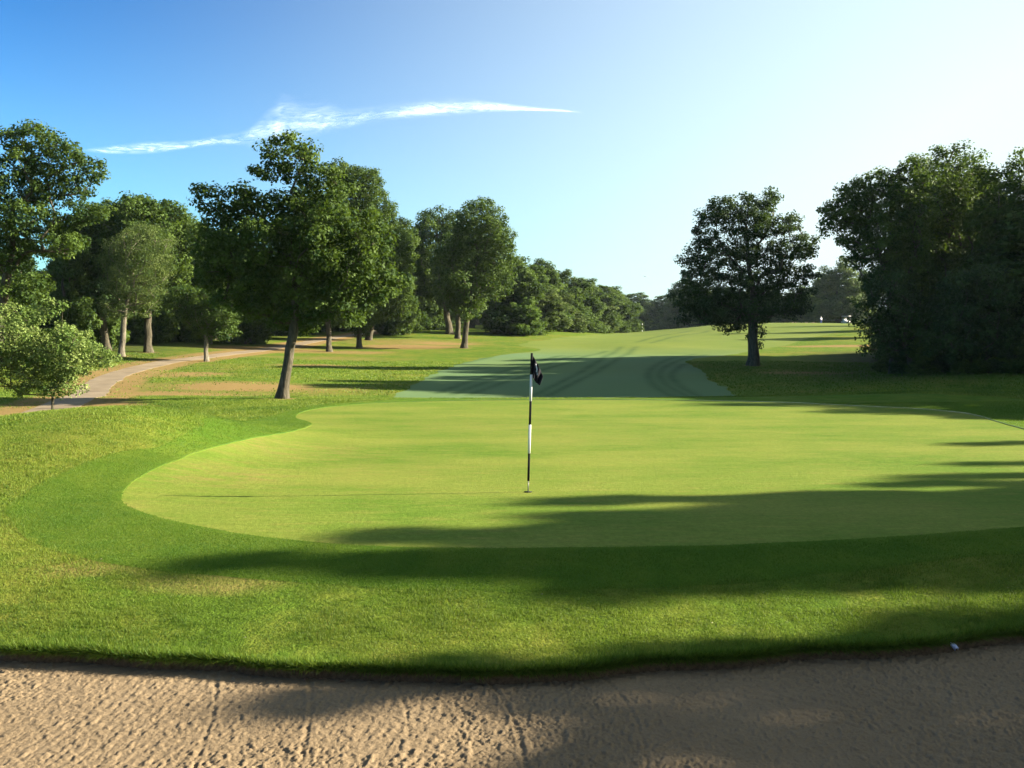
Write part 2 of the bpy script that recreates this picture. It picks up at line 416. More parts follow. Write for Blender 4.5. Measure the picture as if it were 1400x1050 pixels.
for k in range(len(REG)):
    mk = ~same[k] & ~done; mixed |= mk; done |= mk
    hit = same[k] & c00[k] & ~done; first[hit] = k; done |= hit
region = {k: {'v': [], 'f': [], 's': []} for k in names}
quads = {}
idx = np.arange(ny * nx).reshape(ny, nx)
for k, nm in enumerate(names):
    sel = (first == k) & ~mixed
    q = np.stack([idx[:-1, :-1][sel], idx[:-1, 1:][sel], idx[1:, 1:][sel], idx[1:, :-1][sel]], 1)
    quads[nm] = q
extra = {nm: [] for nm in names}; border = {k: [] for k in range(len(REG))}
def split(poly, k):
    ins, outs, cut = [], [], []
    m_ = len(poly)
    for i in range(m_):
        a = poly[i]; b = poly[(i + 1) % m_]; fa = a[2 + k]; fb = b[2 + k]
        (ins if fa < 0 else outs).append(a)
        if (fa < 0) != (fb < 0):
            t = fa / (fa - fb)
            c = a + (b - a) * t; c[2 + k] = 0; ins.append(c); outs.append(c); cut.append(c)
    return ins, outs, cut
for j, i in zip(*np.nonzero(mixed)):
    poly = [np.concatenate([[gx[ii], gy[jj]], FS[:, jj, ii]]) for jj, ii in ((j, i), (j, i + 1), (j + 1, i + 1), (j + 1, i))]
    for k in range(len(REG)):
        if len(poly) < 3: break
        ins, outs, cut = split(poly, k)
        if len(ins) >= 3: extra[names[k]].append([(p[0], p[1]) for p in ins])
        if len(cut) == 2 and len(outs) >= 3 and len(ins) >= 3: border[k].append((cut[0][:2], cut[1][:2]))
        poly = outs
    if len(poly) >= 3: extra['rough'].append([(p[0], p[1]) for p in poly])

def near_sdf(k, X, Y):
    i = np.clip(np.searchsorted(gx, X) - 1, 0, nx - 2); j = np.clip(np.searchsorted(gy, Y) - 1, 0, ny - 2)
    u = (X - gx[i]) / (gx[i + 1] - gx[i]); v = (Y - gy[j]) / (gy[j + 1] - gy[j]); f = FS[k]
    return (f[j, i] * (1 - u) + f[j, i + 1] * u) * (1 - v) + (f[j + 1, i] * (1 - u) + f[j + 1, i + 1] * u) * v
def build_region(nm, oname, mat, attrs_fn=None, dz=0.0):
    q = quads[nm]; used, inv = np.unique(q.ravel(), return_inverse=True)
    V = [np.stack([GX.ravel()[used], GY.ravel()[used]], 1)]; n0 = len(used)
    flat = list(inv); sizes = [4] * len(q); table = {}
    px_ = {(round(float(a), 5), round(float(b), 5)): i for i, (a, b) in enumerate(V[0])} if extra[nm] else {}
    ev = []
    for poly in extra[nm]:
        ids = []
        for p in poly:
            key = (round(float(p[0]), 5), round(float(p[1]), 5))
            if key not in px_:
                px_[key] = n0 + len(ev); ev.append(key)
            k_ = px_[key]
            if not ids or ids[-1] != k_: ids.append(k_)
        if len(ids) > 2 and ids[0] == ids[-1]: ids.pop()
        if len(ids) >= 3: flat += ids; sizes.append(len(ids))
    if ev: V.append(np.array(ev))
    V = np.concatenate(V); Z = zt(V[:, 0], V[:, 1]) + (dz(V[:, 0], V[:, 1]) if callable(dz) else dz)
    A = attrs_fn(V[:, 0], V[:, 1]) if attrs_fn else None
    o = mesh_np(oname, np.column_stack([V, Z]), flat, sizes, mat, True, A)
    return tag(o, kind='structure')

def gb(X, Y, pts):
    t = np.zeros(X.shape)
    for (px, py, rx, ry, a) in pts:
        gx_, gy_, _ = ground(px, py); t = np.maximum(t, a * np.exp(-(((X - gx_) / rx) ** 2 + ((Y - gy_) / ry) ** 2)))
    return t
def rough_attrs(X, Y):
    bare = gb(X, Y, [(210, 540, 5, 2.6, 1.0), (330, 528, 4.5, 3.0, 1.0), (250, 512, 4, 4, .8), (150, 555, 1.8, 1.8, .9), (560, 474, 6, 5, 1.0), (610, 470, 5, 4, .9),
                     (480, 482, 6, 5, .7), (360, 478, 8, 5, .9), (300, 505, 3.5, 2.5, .5), (700, 510, .1, .1, 0), (1130, 510, 5, 5, .8), (430, 500, 5, 2.5, .7), (590, 500, 3, 2, .35), (1150, 473, 8, 3, .9),
                     (300, 530, 12, 6, .62), (560, 468, 14, 12, .6), (450, 490, 11, 6, .55), (230, 500, 8, 8, .5), (640, 462, 8, 8, .4), (120, 775, 1.2, .5, .55), (300, 800, 1.6, .5, .6)])
    for (px, py) in ((386, 545), (450, 481), (491, 476), (504, 465), (634, 476), (615, 457), (626, 463), (642, 448), (282, 494), (1030, 500), (166, 487), (203, 482)):
        gx_, gy_, _ = ground(px, py); bare = np.maximum(bare, .8 * np.exp(-((np.hypot(X - gx_, (Y - gy_) * .8) / 1.1) ** 2)))
    bare = np.maximum(bare, .85 * np.exp(-(np.maximum(dist_near_path(X, Y) - 1.3, 0) / 1.1) ** 2))
    duff_shade = sstep(-X - .12 * Y, 10, 24) * sstep(Y, 52, 72) * 1.1
    duff_shade = np.maximum(duff_shade, sstep(Y, 255, 300)); duff_shade = np.maximum(duff_shade, sstep(X - .3 * Y, -3, 5) * sstep(Y, 41, 50) * (1 - sstep(Y, 78, 92)) * 1.25)  # on the right bank the litter is strengthened to deepen the wood's shade
    return {'bare': bare, 'duff_shade': duff_shade}
def dist_near_path(X, Y):
    d = np.full(X.shape, 99.0); s = (X < 0) & (X > -60) & (Y > 15) & (Y < 170)
    d[s] = dist_line(X[s], Y[s], path_line, False); return d
def green_attrs(X, Y):
    return {'tan': gb(X, Y, [(262, 655, .9, .6, .95), (300, 650, 1.6, 1.1, .75), (322, 630, .5, .3, .6), (400, 615, 2.2, 1.8, .6), (520, 640, 2, 1.5, .3), (600, 580, 5, 2.5, .3), (380, 610, 1.2, 2, .3), (200, 690, .8, .7, .4), (800, 600, 3, 1.5, .15)])}
tracks = []
for pts in ([(598, 538), (665, 515), (740, 494), (770, 486)], [(618, 540), (690, 515), (765, 492), (790, 486)], [(640, 541), (715, 515), (790, 491), (830, 480)],
            [(730, 541), (780, 516), (828, 487), (850, 474)], [(750, 541), (800, 516), (850, 487), (870, 474)], [(560, 524), (610, 502), (670, 488)],
            [(925, 543), (893, 525), (888, 508), (910, 493), (950, 484)], [(945, 543), (910, 525), (903, 508), (925, 494), (965, 485)], [(965, 543), (930, 528), (918, 512), (935, 498)],
            [(870, 468), (900, 460), (930, 455), (945, 452)], [(890, 469), (925, 460), (960, 455), (968, 452)]):
    tracks.append(smooth_open(G2(pts), 6))
def fair_attrs(X, Y):
    t = np.zeros(X.shape)
    for p in tracks:
        d = dist_line(X, Y, p, False)
        wd = .12 + .0024 * Y
        t = np.maximum(t, np.exp(-(d / wd) ** 2) * (.55 + .45 * vnoise(X * .7, Y * .7, 3)))
    return {'track': t, 'dew': (.65 + .35 * vnoise(X / 6, Y / 6, 8)) * (1 - .85 * sstep(Y, 74, 96))}
def path_attrs(X, Y):
    s = np.zeros(X.shape); best = np.full(X.shape, 1e9); acc = 0
    for i in range(len(path_line) - 1):
        a, b = path_line[i], path_line[i + 1]; e = b - a; Ln = np.hypot(*e); 
        if Ln < 1e-6: continue
        t = np.clip(((X - a[0]) * e[0] + (Y - a[1]) * e[1]) / Ln ** 2, 0, 1); d = np.hypot(X - a[0] - t * e[0], Y - a[1] - t * e[1])
        u = d < best; best[u] = d[u]; s[u] = (acc + t * Ln)[u]; acc += Ln
    fr = np.abs((s / 3.0) % 1 - .5) * 2
    return {'joint': np.where(fr > .93, .8, 0)}
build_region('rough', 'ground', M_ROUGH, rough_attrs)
build_region('green', 'putting_green', M_GREEN, green_attrs, -.004)
build_region('collar', 'collar', M_COLLAR, None, lambda X, Y: .012 * (1 - sstep(near_sdf(1, X, Y), .05, .4)))
build_region('fairway', 'fairway', M_FAIR, fair_attrs, .0)
build_region('path', 'cart_path', M_PATH, path_attrs, .012)

def skirt(segs, name, mat, top, bottom, inward=None):
    V = []; Fc = []
    for a, b in segs:
        za = float(zt(a[0], a[1])); zb = float(zt(b[0], b[1])); k = len(V)
        V += [(a[0], a[1], za + top), (b[0], b[1], zb + top), (b[0], b[1], zb + bottom), (a[0], a[1], za + bottom)]; Fc.append((k, k + 1, k + 2, k + 3))
    o = mesh_np(name, np.array(V), [i for f in Fc for i in f], [4] * len(Fc), mat)
    return tag(o, kind='structure')
skirt(border[0], 'bunker_face', M_SOIL, -.0, -.45)
skirt(border[1], 'collar_edge', M_COLLAR, .010, -.02)
skirt(border[4], 'path_edge', M_PATH, .012, -.05)

# sand: a fine mesh that is raked, trodden and clumped
sx = np.concatenate([np.arange(-9.5, -5.2, .06), np.arange(-5.2, 5.4, .0095), np.arange(5.4, 10, .06)])
sy = np.concatenate([np.arange(1.0, 6.7, .08), np.arange(6.7, 9.9, .0095)])
SX, SY = np.meshgrid(sx, sy)
def coarse_sdf(X, Y, poly):
    cx = np.arange(X.min() - .2, X.max() + .4, .15); cy = np.arange(Y.min() - .2, Y.max() + .4, .15)
    A, B = np.meshgrid(cx, cy); f = sdf(A, B, poly)
    u = (X - cx[0]) / .15; v = (Y - cy[0]) / .15; i = u.astype(int); j = v.astype(int); u -= i; v -= j
    return (f[j, i] * (1 - u) + f[j, i + 1] * u) * (1 - v) + (f[j + 1, i] * (1 - u) + f[j + 1, i + 1] * u) * v
SF = coarse_sdf(SX, SY, bunker_poly)
def sand_z(X, Y, f):
    wq = sstep(-f, 0, 2.2)
    return (1 - wq) * (zt(X, Y) - .115) + wq * (-.80 - .05 * np.sin(X * .6))
SZ = sand_z(SX, SY, SF)
clump = fbm(SX * 19, SY * 19, 31, 3); c2 = vnoise(SX * 44, SY * 44, 77); c3 = vnoise(SX * 75 + 3, SY * 75, 79); c2 = np.where(c2 > .55, c2, .45) * .7 + .3 * c3
amt = .95 + .6 * sstep(fbm(SX * .9, SY * 1.5, 12, 2), .42, .62)
rz = np.abs(clump - .5) * 2
SZ += (.0095 * (clump - .5) * 1.4 + .0115 * (c2 - .5) * 1.4 - .005 * sstep(rz, .25, 0)) * amt
# rake grooves: arcs on the left, long diagonals on the right
arc = np.hypot(SX + 8.5, (SY - 8.8) * 1.0) + .05 * fbm(SX * 2, SY * 2, 40, 2)
SZ += .0016 * np.sin(arc * 2 * math.pi / .085) * (1 - sstep(SX, -.5, .8)) * sstep(fbm(SX * 1.3, SY * 1.3, 50, 2), .35, .6)
def flat_pt(px, py, z0=-.66):
    d = ray(px, py); t = (z0 - CAMZ) / d[2]; return (d[0] * t, d[1] * t)
for pts, dp in (([(296, 935), (292, 980), (262, 1045)], .008), ([(424, 940), (424, 985), (408, 1040)], .009), ([(535, 940), (556, 985), (560, 1050)], .007), ([(655, 935), (700, 985), (722, 1050)], .012), ([(815, 935), (865, 980), (893, 1055)], .010), ([(1150, 950), (1220, 1000), (1300, 1055)], .007)):
    ln = smooth_open([flat_pt(*p) for p in pts], 6)
    m_ = (SX > ln[:, 0].min() - .2) & (SX < ln[:, 0].max() + .2); dd = dist_line(SX[m_], SY[m_], ln, False) + .012 * (fbm(SX[m_] * 9, SY[m_] * 9, 61, 2) - .5)
    dp *= .5
    SZ[m_] += -dp * np.exp(-(dd / .013) ** 2) + dp * .7 * np.exp(-((dd - .034) / .012) ** 2)
diag = SY * .93 + SX * .34 + .06 * fbm(SX, SY * 2, 60, 2)
SZ += .003 * np.sin(diag * 2 * math.pi / .10) * sstep(SX, -.3, .9) * sstep(fbm(SX * .8, SY * 1.6, 66, 2), .3, .6)
ok = SF < .10
cell = ok[:-1, :-1] & ok[1:, :-1] & ok[:-1, 1:] & ok[1:, 1:]
ids = np.arange(SX.size).reshape(SX.shape)
q = np.stack([ids[:-1, :-1][cell], ids[:-1, 1:][cell], ids[1:, 1:][cell], ids[1:, :-1][cell]], 1)
used, inv = np.unique(q.ravel(), return_inverse=True)
tag(mesh_np('bunker_sand', np.column_stack([SX.ravel()[used], SY.ravel()[used], SZ.ravel()[used]]), inv, np.full(len(q), 4), M_SAND, True), kind='structure')

# ------------------------------------------------------------------ blades of grass
def unit(v): return v / np.maximum(np.linalg.norm(v, axis=-1, keepdims=True), 1e-9)
def blades(name, X, Y, Z, hgt, wid, tint, mat, label, lean=.5, dirv=None):
    n_ = len(X); a = rng.uniform(0, 2 * math.pi, n_); s = rng.uniform(0, 2 * math.pi, n_)
    w2 = np.column_stack([np.cos(a), np.sin(a), np.zeros(n_)]) * (wid * .5)[:, None]
    tip = np.column_stack([np.cos(s) * lean, np.sin(s) * lean, np.ones(n_)])
    if dirv is not None: tip = tip + dirv
    tip = unit(tip) * hgt[:, None]
    B = np.column_stack([X, Y, Z]); V = np.empty((n_ * 3, 3)); V[0::3] = B - w2; V[1::3] = B + w2; V[2::3] = B + tip
    o = mesh_np(name, V, np.arange(n_ * 3), np.full(n_, 3), mat, False, {'tint': np.repeat(tint, 3)})
    return tag(o, label, kind='stuff')
def near_sdf(k, X, Y):
    i = np.clip(np.searchsorted(gx, X) - 1, 0, nx - 2); j = np.clip(np.searchsorted(gy, Y) - 1, 0, ny - 2)
    u = (X - gx[i]) / (gx[i + 1] - gx[i]); v = (Y - gy[j]) / (gy[j + 1] - gy[j]); f = FS[k]
    return (f[j, i] * (1 - u) + f[j, i + 1] * u) * (1 - v) + (f[j + 1, i] * (1 - u) + f[j + 1, i + 1] * u) * v
def scatter(y0, y1, dens, side=1.08):
    A = .5 * (y1 ** 2 - y0 ** 2) * 2 * .515 * side; n_ = int(A * dens)
    Y = np.sqrt(rng.uniform(y0 ** 2, y1 ** 2, n_)); X = rng.uniform(-1, 1, n_) * Y * .515 * side
    return X, Y
XS, YS, HS, WS = [], [], [], []
for (y0, y1, dens, h, wd) in ((7.6, 10, 11000, .026, .0055), (10, 13, 7000, .028, .0065), (13, 18, 3000, .030, .010), (18, 26, 1300, .036, .015), (26, 40, 480, .045, .024), (40, 70, 70, .06, .05)):
    X, Y = scatter(y0, y1, dens)
    keep = np.ones(len(X), bool)
    for k in range(5): keep &= near_sdf(k, X, Y) > (rng.uniform(-.12, .06, len(X)) if k == 2 else rng.uniform(-.05, .05, len(X)) if k == 4 else .02 if k else .0)
    X, Y = X[keep], Y[keep]
    bb = rough_attrs(X, Y)['bare'] * (.35 + fbm(X * 1.1, Y * 1.1, 7, 3)); k2 = rng.uniform(.1, .75, len(X)) > bb; X, Y = X[k2], Y[k2]
    pat = fbm(X * 1.3, Y * 1.3, 90, 3)
    XS.append(X); YS.append(Y); HS.append(h * rng.uniform(.5, 1.35, len(X)) * (.35 + 1.3 * pat) * (.35 + 1.4 * fbm(X * 6, Y * 8, 91, 2))); WS.append(np.full(len(X), wd) * rng.uniform(.7, 1.3, len(X)))
X = np.concatenate(XS); Y = np.concatenate(YS); H_ = np.concatenate(HS); W_ = np.concatenate(WS)
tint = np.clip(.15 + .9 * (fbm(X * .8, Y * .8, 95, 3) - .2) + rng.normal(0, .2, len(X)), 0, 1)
tint *= 1 - .85 * sstep(X - .15 * Y, -3, 3) * sstep(Y, 39, 46)  # shade of the right wood painted into the blades: darker tint on that bank
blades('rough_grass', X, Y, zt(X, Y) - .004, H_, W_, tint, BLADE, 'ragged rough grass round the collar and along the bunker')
X, Y = scatter(9.5, 17, 6500); keep = (near_sdf(2, X, Y) < .02) & (near_sdf(1, X, Y) > rng.uniform(-.03, .02, len(X))); X, Y = X[keep], Y[keep]
X2, Y2 = scatter(17, 34, 1300); keep = (near_sdf(2, X2, Y2) < -.01) & (near_sdf(1, X2, Y2) > .01); X = np.concatenate([X, X2[keep]]); Y = np.concatenate([Y, Y2[keep]])
tint = np.clip(.1 + .8 * (fbm(X * .9, Y * .9, 98, 3) - .2) + rng.normal(0, .15, len(X)), 0, 1)
blades('collar_grass', X, Y, zt(X, Y) + .008, rng.uniform(.008, .020, len(X)), np.where(Y < 17, .006, .014), tint, BLADE_C, 'short dark green collar grass round the putting green')
# fringe hanging over the bunker edge
bx, by, dx_, dy_ = [], [], [], []
segs = [(a, b) for a, b in border[0] if a[1] > 7]
bc = bunker_poly.mean(0)
for a, b in segs:
    e = b - a; Ln = np.hypot(*e); n_ = int(Ln * 3600) + 1; t = rng.uniform(0, 1, n_)
    nrm = np.array((e[1], -e[0])) / max(Ln, 1e-6)
    if nrm @ (bc - a) < 0: nrm = -nrm
    off = rng.uniform(-.06, .03, n_)
    bx.append(a[0] + e[0] * t + nrm[0] * off); by.append(a[1] + e[1] * t + nrm[1] * off); dx_.append(np.full(n_, nrm[0])); dy_.append(np.full(n_, nrm[1]))
X = np.concatenate(bx); Y = np.concatenate(by); DX = np.concatenate(dx_); DY = np.concatenate(dy_)
k_ = rng.uniform(.2, 1.4, len(X)); rag = .5 + 1.0 * fbm(X * 3, Y * 3, 101, 3)
blades('fringe_grass', X, Y, zt(X, Y) - .03 * rng.uniform(0, 1, len(X)), rng.uniform(.04, .15, len(X)) * rag, rng.uniform(.005, .011, len(X)), np.clip(rng.normal(.25, .2, len(X)), 0, 1), BLADE,
       'grass fringe hanging over the bunker edge', .45, np.column_stack([DX * k_, DY * k_, -.9 * k_]))

# ------------------------------------------------------------------ trees
def rand_dir(n_):
    v = rng.normal(size=(n_, 3)); return unit(v)
def leaves(C, rc, per, size, flat=.75, tintc=None, up=.5, thin=1.0):
    per = int(per * 1.75); size = size * .80
    n_ = len(C) * per
    c = np.repeat(C, per, 0); r = np.repeat(rc, per)
    d = rand_dir(n_); rad = rng.uniform(0, 1, n_) ** .52
    off = d * (rad * r)[:, None]; off[:, 2] *= flat
    nrm = unit(d * .8 + np.array((0, 0, up)) + rng.normal(0, .45, (n_, 3)))
    t = unit(np.cross(nrm, rng.normal(size=(n_, 3)))); b = np.cross(nrm, t)
    s = size * rng.uniform(.65, 1.35, n_); p = c + off
    V = np.empty((n_ * 4, 3)); V[0::4] = p - t * s[:, None] * .5; V[2::4] = p + t * s[:, None] * .5
    V[1::4] = p + b * (s * .34 * thin)[:, None] + nrm * (s * .08)[:, None]; V[3::4] = p - b * (s * .34 * thin)[:, None] + nrm * (s * .08)[:, None]
    tc = np.repeat(tintc if tintc is not None else rng.uniform(.05, .8, len(C)), per)
    tn = np.clip(tc + rng.normal(0, .14, n_), 0, 1)
    return V, np.repeat(tn, 4)
def crown_mesh(name, V, T, mat, parent):
    return mesh_np(name, V, np.arange(len(V)), np.full(len(V) // 4, 4), mat, False, {'tint': T}, parent)

def sample_clumps(lobes, rc, fill=1.0):
    """clump centres on and in a set of ellipsoids, kept apart from each other"""
    lob = np.array(lobes, float); vol = lob[:, 3] * lob[:, 4] * lob[:, 5]
    area = vol ** (2 / 3); n_try = int(area.sum() / rc ** 2 * 20 * fill)
    k = rng.choice(len(lob), n_try, p=area / area.sum())
    d = rand_dir(n_try); r = rng.uniform(.1, 1, n_try) ** .42
    P_ = lob[k, :3] + d * r[:, None] * np.maximum(lob[k, 3:6] - rc * .5, rc * .3)
    cellz = rc * 1.18 / max(fill, .3) ** .33; seen = {}; keep = []
    for i, p in enumerate(P_):
        key = tuple(np.floor(p / cellz).astype(int))
        good = True
        for a in (-1, 0, 1):
            for b in (-1, 0, 1):
                for c in (-1, 0, 1):
                    for j in seen.get((key[0] + a, key[1] + b, key[2] + c), ()):
                        if ((P_[j] - p) ** 2).sum() < (cellz * .85) ** 2: good = False; break
                    if not good: break
                if not good: break
            if not good: break
        if good: seen.setdefault(key, []).append(i); keep.append(i)
    return P_[keep]
def puffs(lobes, n_=3, f=.42):
    out = list(lobes)
    for l in lobes:
        for q in range(n_):
            d = rand_dir(1)[0]; d[2] = d[2] * .9 + .15; g = f * rng.uniform(.7, 1.25)
            out.append((l[0] + d[0] * l[3] * .92, l[1] + d[1] * l[4] * .92, max(l[2] + d[2] * l[5] * .92, .5), l[3] * g, l[4] * g, l[5] * g))
    return out
def skeleton(C, base, fork, top, r0, lean=(0, 0), maxn=170, wig=.12):
    """trunk from base through fork to top, then limbs grown outwards to the clumps"""
    nodes = []; parent = []
    nt_ = 7
    for i in range(nt_):
        t = i / (nt_ - 1); p = np.array((base[0] + (fork[0] - base[0]) * t, base[1] + (fork[1] - base[1]) * t, base[2] + (fork[2] - base[2]) * t))
        if 0 < i < nt_ - 1: p[:2] += rng.normal(0, r0 * .10, 2)
        nodes.append(p); parent.append(len(nodes) - 2)
    n_tr = len(nodes)
    for i in range(1, 6):
        t = i / 5; p = np.array(fork) + (np.array(top) - np.array(fork)) * t; p[:2] += rng.normal(0, wig * 1.6, 2); nodes.append(p); parent.append(len(nodes) - 2)
    idx_ = rng.permutation(len(C))[:maxn]; A = C[idx_]
    A = A[np.argsort(np.linalg.norm((A - np.array(fork)) * (1, 1, .8), axis=1))]
    dist = [0.0] * len(nodes)
    for i in range(1, len(nodes)): dist[i] = dist[parent[i]] + np.linalg.norm(nodes[i] - nodes[parent[i]])
    for a in A:
        NN = np.array(nodes[n_tr - 1:]); dd = np.linalg.norm(NN - a, axis=1) + .22 * np.array(dist[n_tr - 1:]) + 1.6 * np.maximum(NN[:, 2] - a[2], 0)
        k = int(np.argmin(dd)) + n_tr - 1; s = nodes[k]; e = a - s; ln = np.linalg.norm(e)
        steps = max(1, int(ln / .55)); pk = k
        sag = rng.normal(0, .10, 3) * ln
        for q_ in range(1, steps + 1):
            t = q_ / steps; p = s + e * t + sag * math.sin(math.pi * t) + (rng.normal(0, wig * .4, 3) if q_ < steps else 0)
            nodes.append(p); parent.append(pk); dist.append(dist[pk] + ln / steps); pk = len(nodes) - 1
    nodes = np.array(nodes); parent = np.array(parent); n_ = len(nodes)
    wgt = np.zeros(n_); kids = np.zeros(n_, int)
    for i in range(n_ - 1, 0, -1):
        if kids[i] == 0: wgt[i] = 1
        wgt[parent[i]] += wgt[i]; kids[parent[i]] += 1
    rad = r0 * .92 * (wgt / wgt[n_tr - 1]) ** .56
    rad = np.maximum(rad, .012)
    for i in range(n_tr): rad[i] = r0 * (1.0 - .12 * i / (n_tr - 1))
    return nodes, parent, rad, n_tr
def limb_mesh(name, nodes, parent, rad, n_tr, mat, par, flare=1.5, sides=12):
    V = []; Fc = []
    # trunk with root flare, lobed section
    base = 0; ph = rng.uniform(0, 6, 3); rows = []
    pts = nodes[:n_tr]; fine = []
    for i in range(n_tr - 1):
        for k in range(3): t = k / 3; fine.append((pts[i] * (1 - t) + pts[i + 1] * t, rad[i] * (1 - t) + rad[i + 1] * t))
    fine.append((pts[-1], rad[n_tr - 1])); z0 = pts[0][2]
    for p, r in fine:
        h = p[2] - z0; fl = 1 + (flare - 1) * math.exp(-h / (r * 1.3 + .05))
        for k in range(sides):
            a = 2 * math.pi * k / sides
            lob = 1 + (.10 + .16 * math.exp(-h / (r * 1.6))) * math.sin(3 * a + ph[0]) * .6 + .05 * math.sin(5 * a + ph[1] + h * .8)
            V.append((p[0] + math.cos(a) * r * fl * lob, p[1] + math.sin(a) * r * fl * lob, p[2] - (.12 if h < .01 else 0)))
    for i in range(len(fine) - 1):
        for k in range(sides):
            a = i * sides + k; b = i * sides + (k + 1) % sides; Fc.append((a, b, b + sides, a + sides))
    for i in range(n_tr, len(nodes)):
        a = nodes[parent[i]]; b = nodes[i]; d = b - a; ln = np.linalg.norm(d)
        if ln < 1e-4: continue
        d = d / ln; u = np.cross(d, (0.31, .77, .2)); u /= np.linalg.norm(u); v = np.cross(d, u)
        ra = min(rad[parent[i]], rad[i] * 1.35); rb = rad[i]; sd_ = 6 if rb > .04 else 4; k0 = len(V)
        for (c, r) in ((a - d * ra * .3, ra), (b, rb)):
            for k in range(sd_):
                t = 2 * math.pi * k / sd_; V.append(tuple(c + (u * math.cos(t) + v * math.sin(t)) * r))
        for k in range(sd_):
            a_ = k0 + k; b_ = k0 + (k + 1) % sd_; Fc.append((a_, b_, b_ + sd_, a_ + sd_))
    return mesh_np(name, np.array(V), [i for f in Fc for i in f], [len(f) for f in Fc], mat, True, None, par)

CENSUS = []
def tree(label, base, lobes_px, kind='oak', tw=.35, rc=.42, per=46, leaf=.15, fill=1.0, D=None, group='oak trees round the green', name='oak_tree', fork=.0, depth=1.0, bark_=None,
         flat=.75, up=.5, cat='tree', forkpx=None, topf=.75, maxn=150, extra3=(), thin=1.0, fl=1.5):
    """base: pixel of the trunk foot. D: distance, else where that pixel meets the ground"""
    if D is None: x, y, z = ground(*base)
    else:
        x, y, _ = at(base[0], base[1], D); z = float(zt(x, y))
    root = empty(name, (x, y, z - .02)); tag(root, label, cat, group); k = y / F
    lob = []
    for l in lobes_px:
        cx, cy, rx, rz_ = l[:4]; dy = l[4] if len(l) > 4 else rng.uniform(-.35, .35) * rx * k * depth
        ry = (l[5] if len(l) > 5 else .5 * (rx + rz_) * k * 1.0) * depth
        X_, Y_, Z_ = at(cx, cy, y); lob.append((X_ - x, dy, Z_ - z, rx * k * 1.07, ry * 1.0, rz_ * k * 1.06))
    lob = puffs(lob)
    for e in extra3: lob.append(e)
    lob_a = np.array(lob)
    tw = tw * k * .5
    C = sample_clumps(lob, rc, fill)
    low = lob_a[:, 2] - lob_a[:, 5]
    if forkpx is not None: fk = at(forkpx[0], forkpx[1], y); fk = (fk[0] - x, fk[1] - y, fk[2] - z)
    else:
        zf = max(.8, (C[:, 2].min() + .12 * (C[:, 2].max() - C[:, 2].min()))); m_ = lob_a[:, :3].mean(0); fk = (m_[0] * .3, 0, zf)
    zc = C[:, 2].min() + topf * (C[:, 2].max() - C[:, 2].min()); hi_ = C[C[:, 2] > zc - 1]; tp = (hi_[:, 0].mean(), hi_[:, 1].mean(), max(zc, fk[2] + .5))
    nodes, par, rad, ntr = skeleton(C, (0, 0, 0), fk, tp, tw, maxn=maxn)
    limb_mesh('trunk', nodes, par, rad, ntr, bark_ or BARK, root, fl)
    V, T = leaves(C, rc * rng.uniform(.75, 1.3, len(C)), per, leaf, flat, None, up, thin)
    crown_mesh('crown', V, T, LEAF[kind], root)
    CENSUS.append((label[:30], len(V) // 4, round(x, 1), round(y, 1), round(z, 2)))
    return root
def copy_tree(o, loc, rz, s, label, group=None):
    r = o.copy(); COL.objects.link(r); r.location = loc; r.rotation_euler = (0, 0, rz); r.scale = s; r['label'] = label
    if group: r['group'] = group
    for ch in o.children:
        c = ch.copy(); COL.objects.link(c); c.parent = r
    return r

GRP_L = 'oaks and other trees left of the green'
# the big oak beside the green and its neighbours
tree('large leaning oak with thick grey trunk on the left, nearest the green', (386, 545),
     [(398, 213, 48, 29), (375, 235, 28, 18), (425, 240, 30, 22), (452, 262, 34, 30), (322, 285, 46, 38), (300, 300, 26, 26), (400, 300, 55, 48), (450, 330, 52, 55), (350, 345, 52, 45), (395, 375, 66, 48),
      (440, 400, 44, 40), (345, 405, 40, 34), (298, 335, 36, 36), (295, 375, 30, 28), (318, 410, 30, 22), (500, 325, 36, 44), (512, 385, 34, 40), (480, 420, 34, 24), (400, 432, 38, 22), (480, 370, 34, 44), (310, 345, 30, 30)],
     tw=14, rc=.40, per=58, leaf=.16, group=GRP_L, forkpx=(403, 440), topf=.9, fl=1.7)
tree('oak with straight bare trunk just right of the large leaning oak', (450, 481), [(452, 400, 44, 44), (440, 350, 50, 45), (470, 425, 26, 26), (430, 300, 40, 40)], tw=7, rc=.55, per=58, leaf=.21, group=GRP_L)
tree('oak with thin grey trunk and low hanging foliage right of the straight one', (491, 476), [(500, 395, 42, 46), (487, 260, 42, 34), (500, 300, 44, 50), (520, 350, 44, 50), (493, 435, 20, 26), (470, 240, 24, 20)], tw=7, rc=.55, per=58, leaf=.21, group=GRP_L)
tree('farther oak with dark trunk whose crown reaches right over the sunny slope', (504, 465), [(540, 345, 30, 38), (530, 385, 40, 42), (548, 325, 22, 26), (500, 380, 44, 40), (545, 415, 28, 22), (515, 425, 26, 18)], tw=8, rc=.6, per=58, leaf=.25, group=GRP_L)
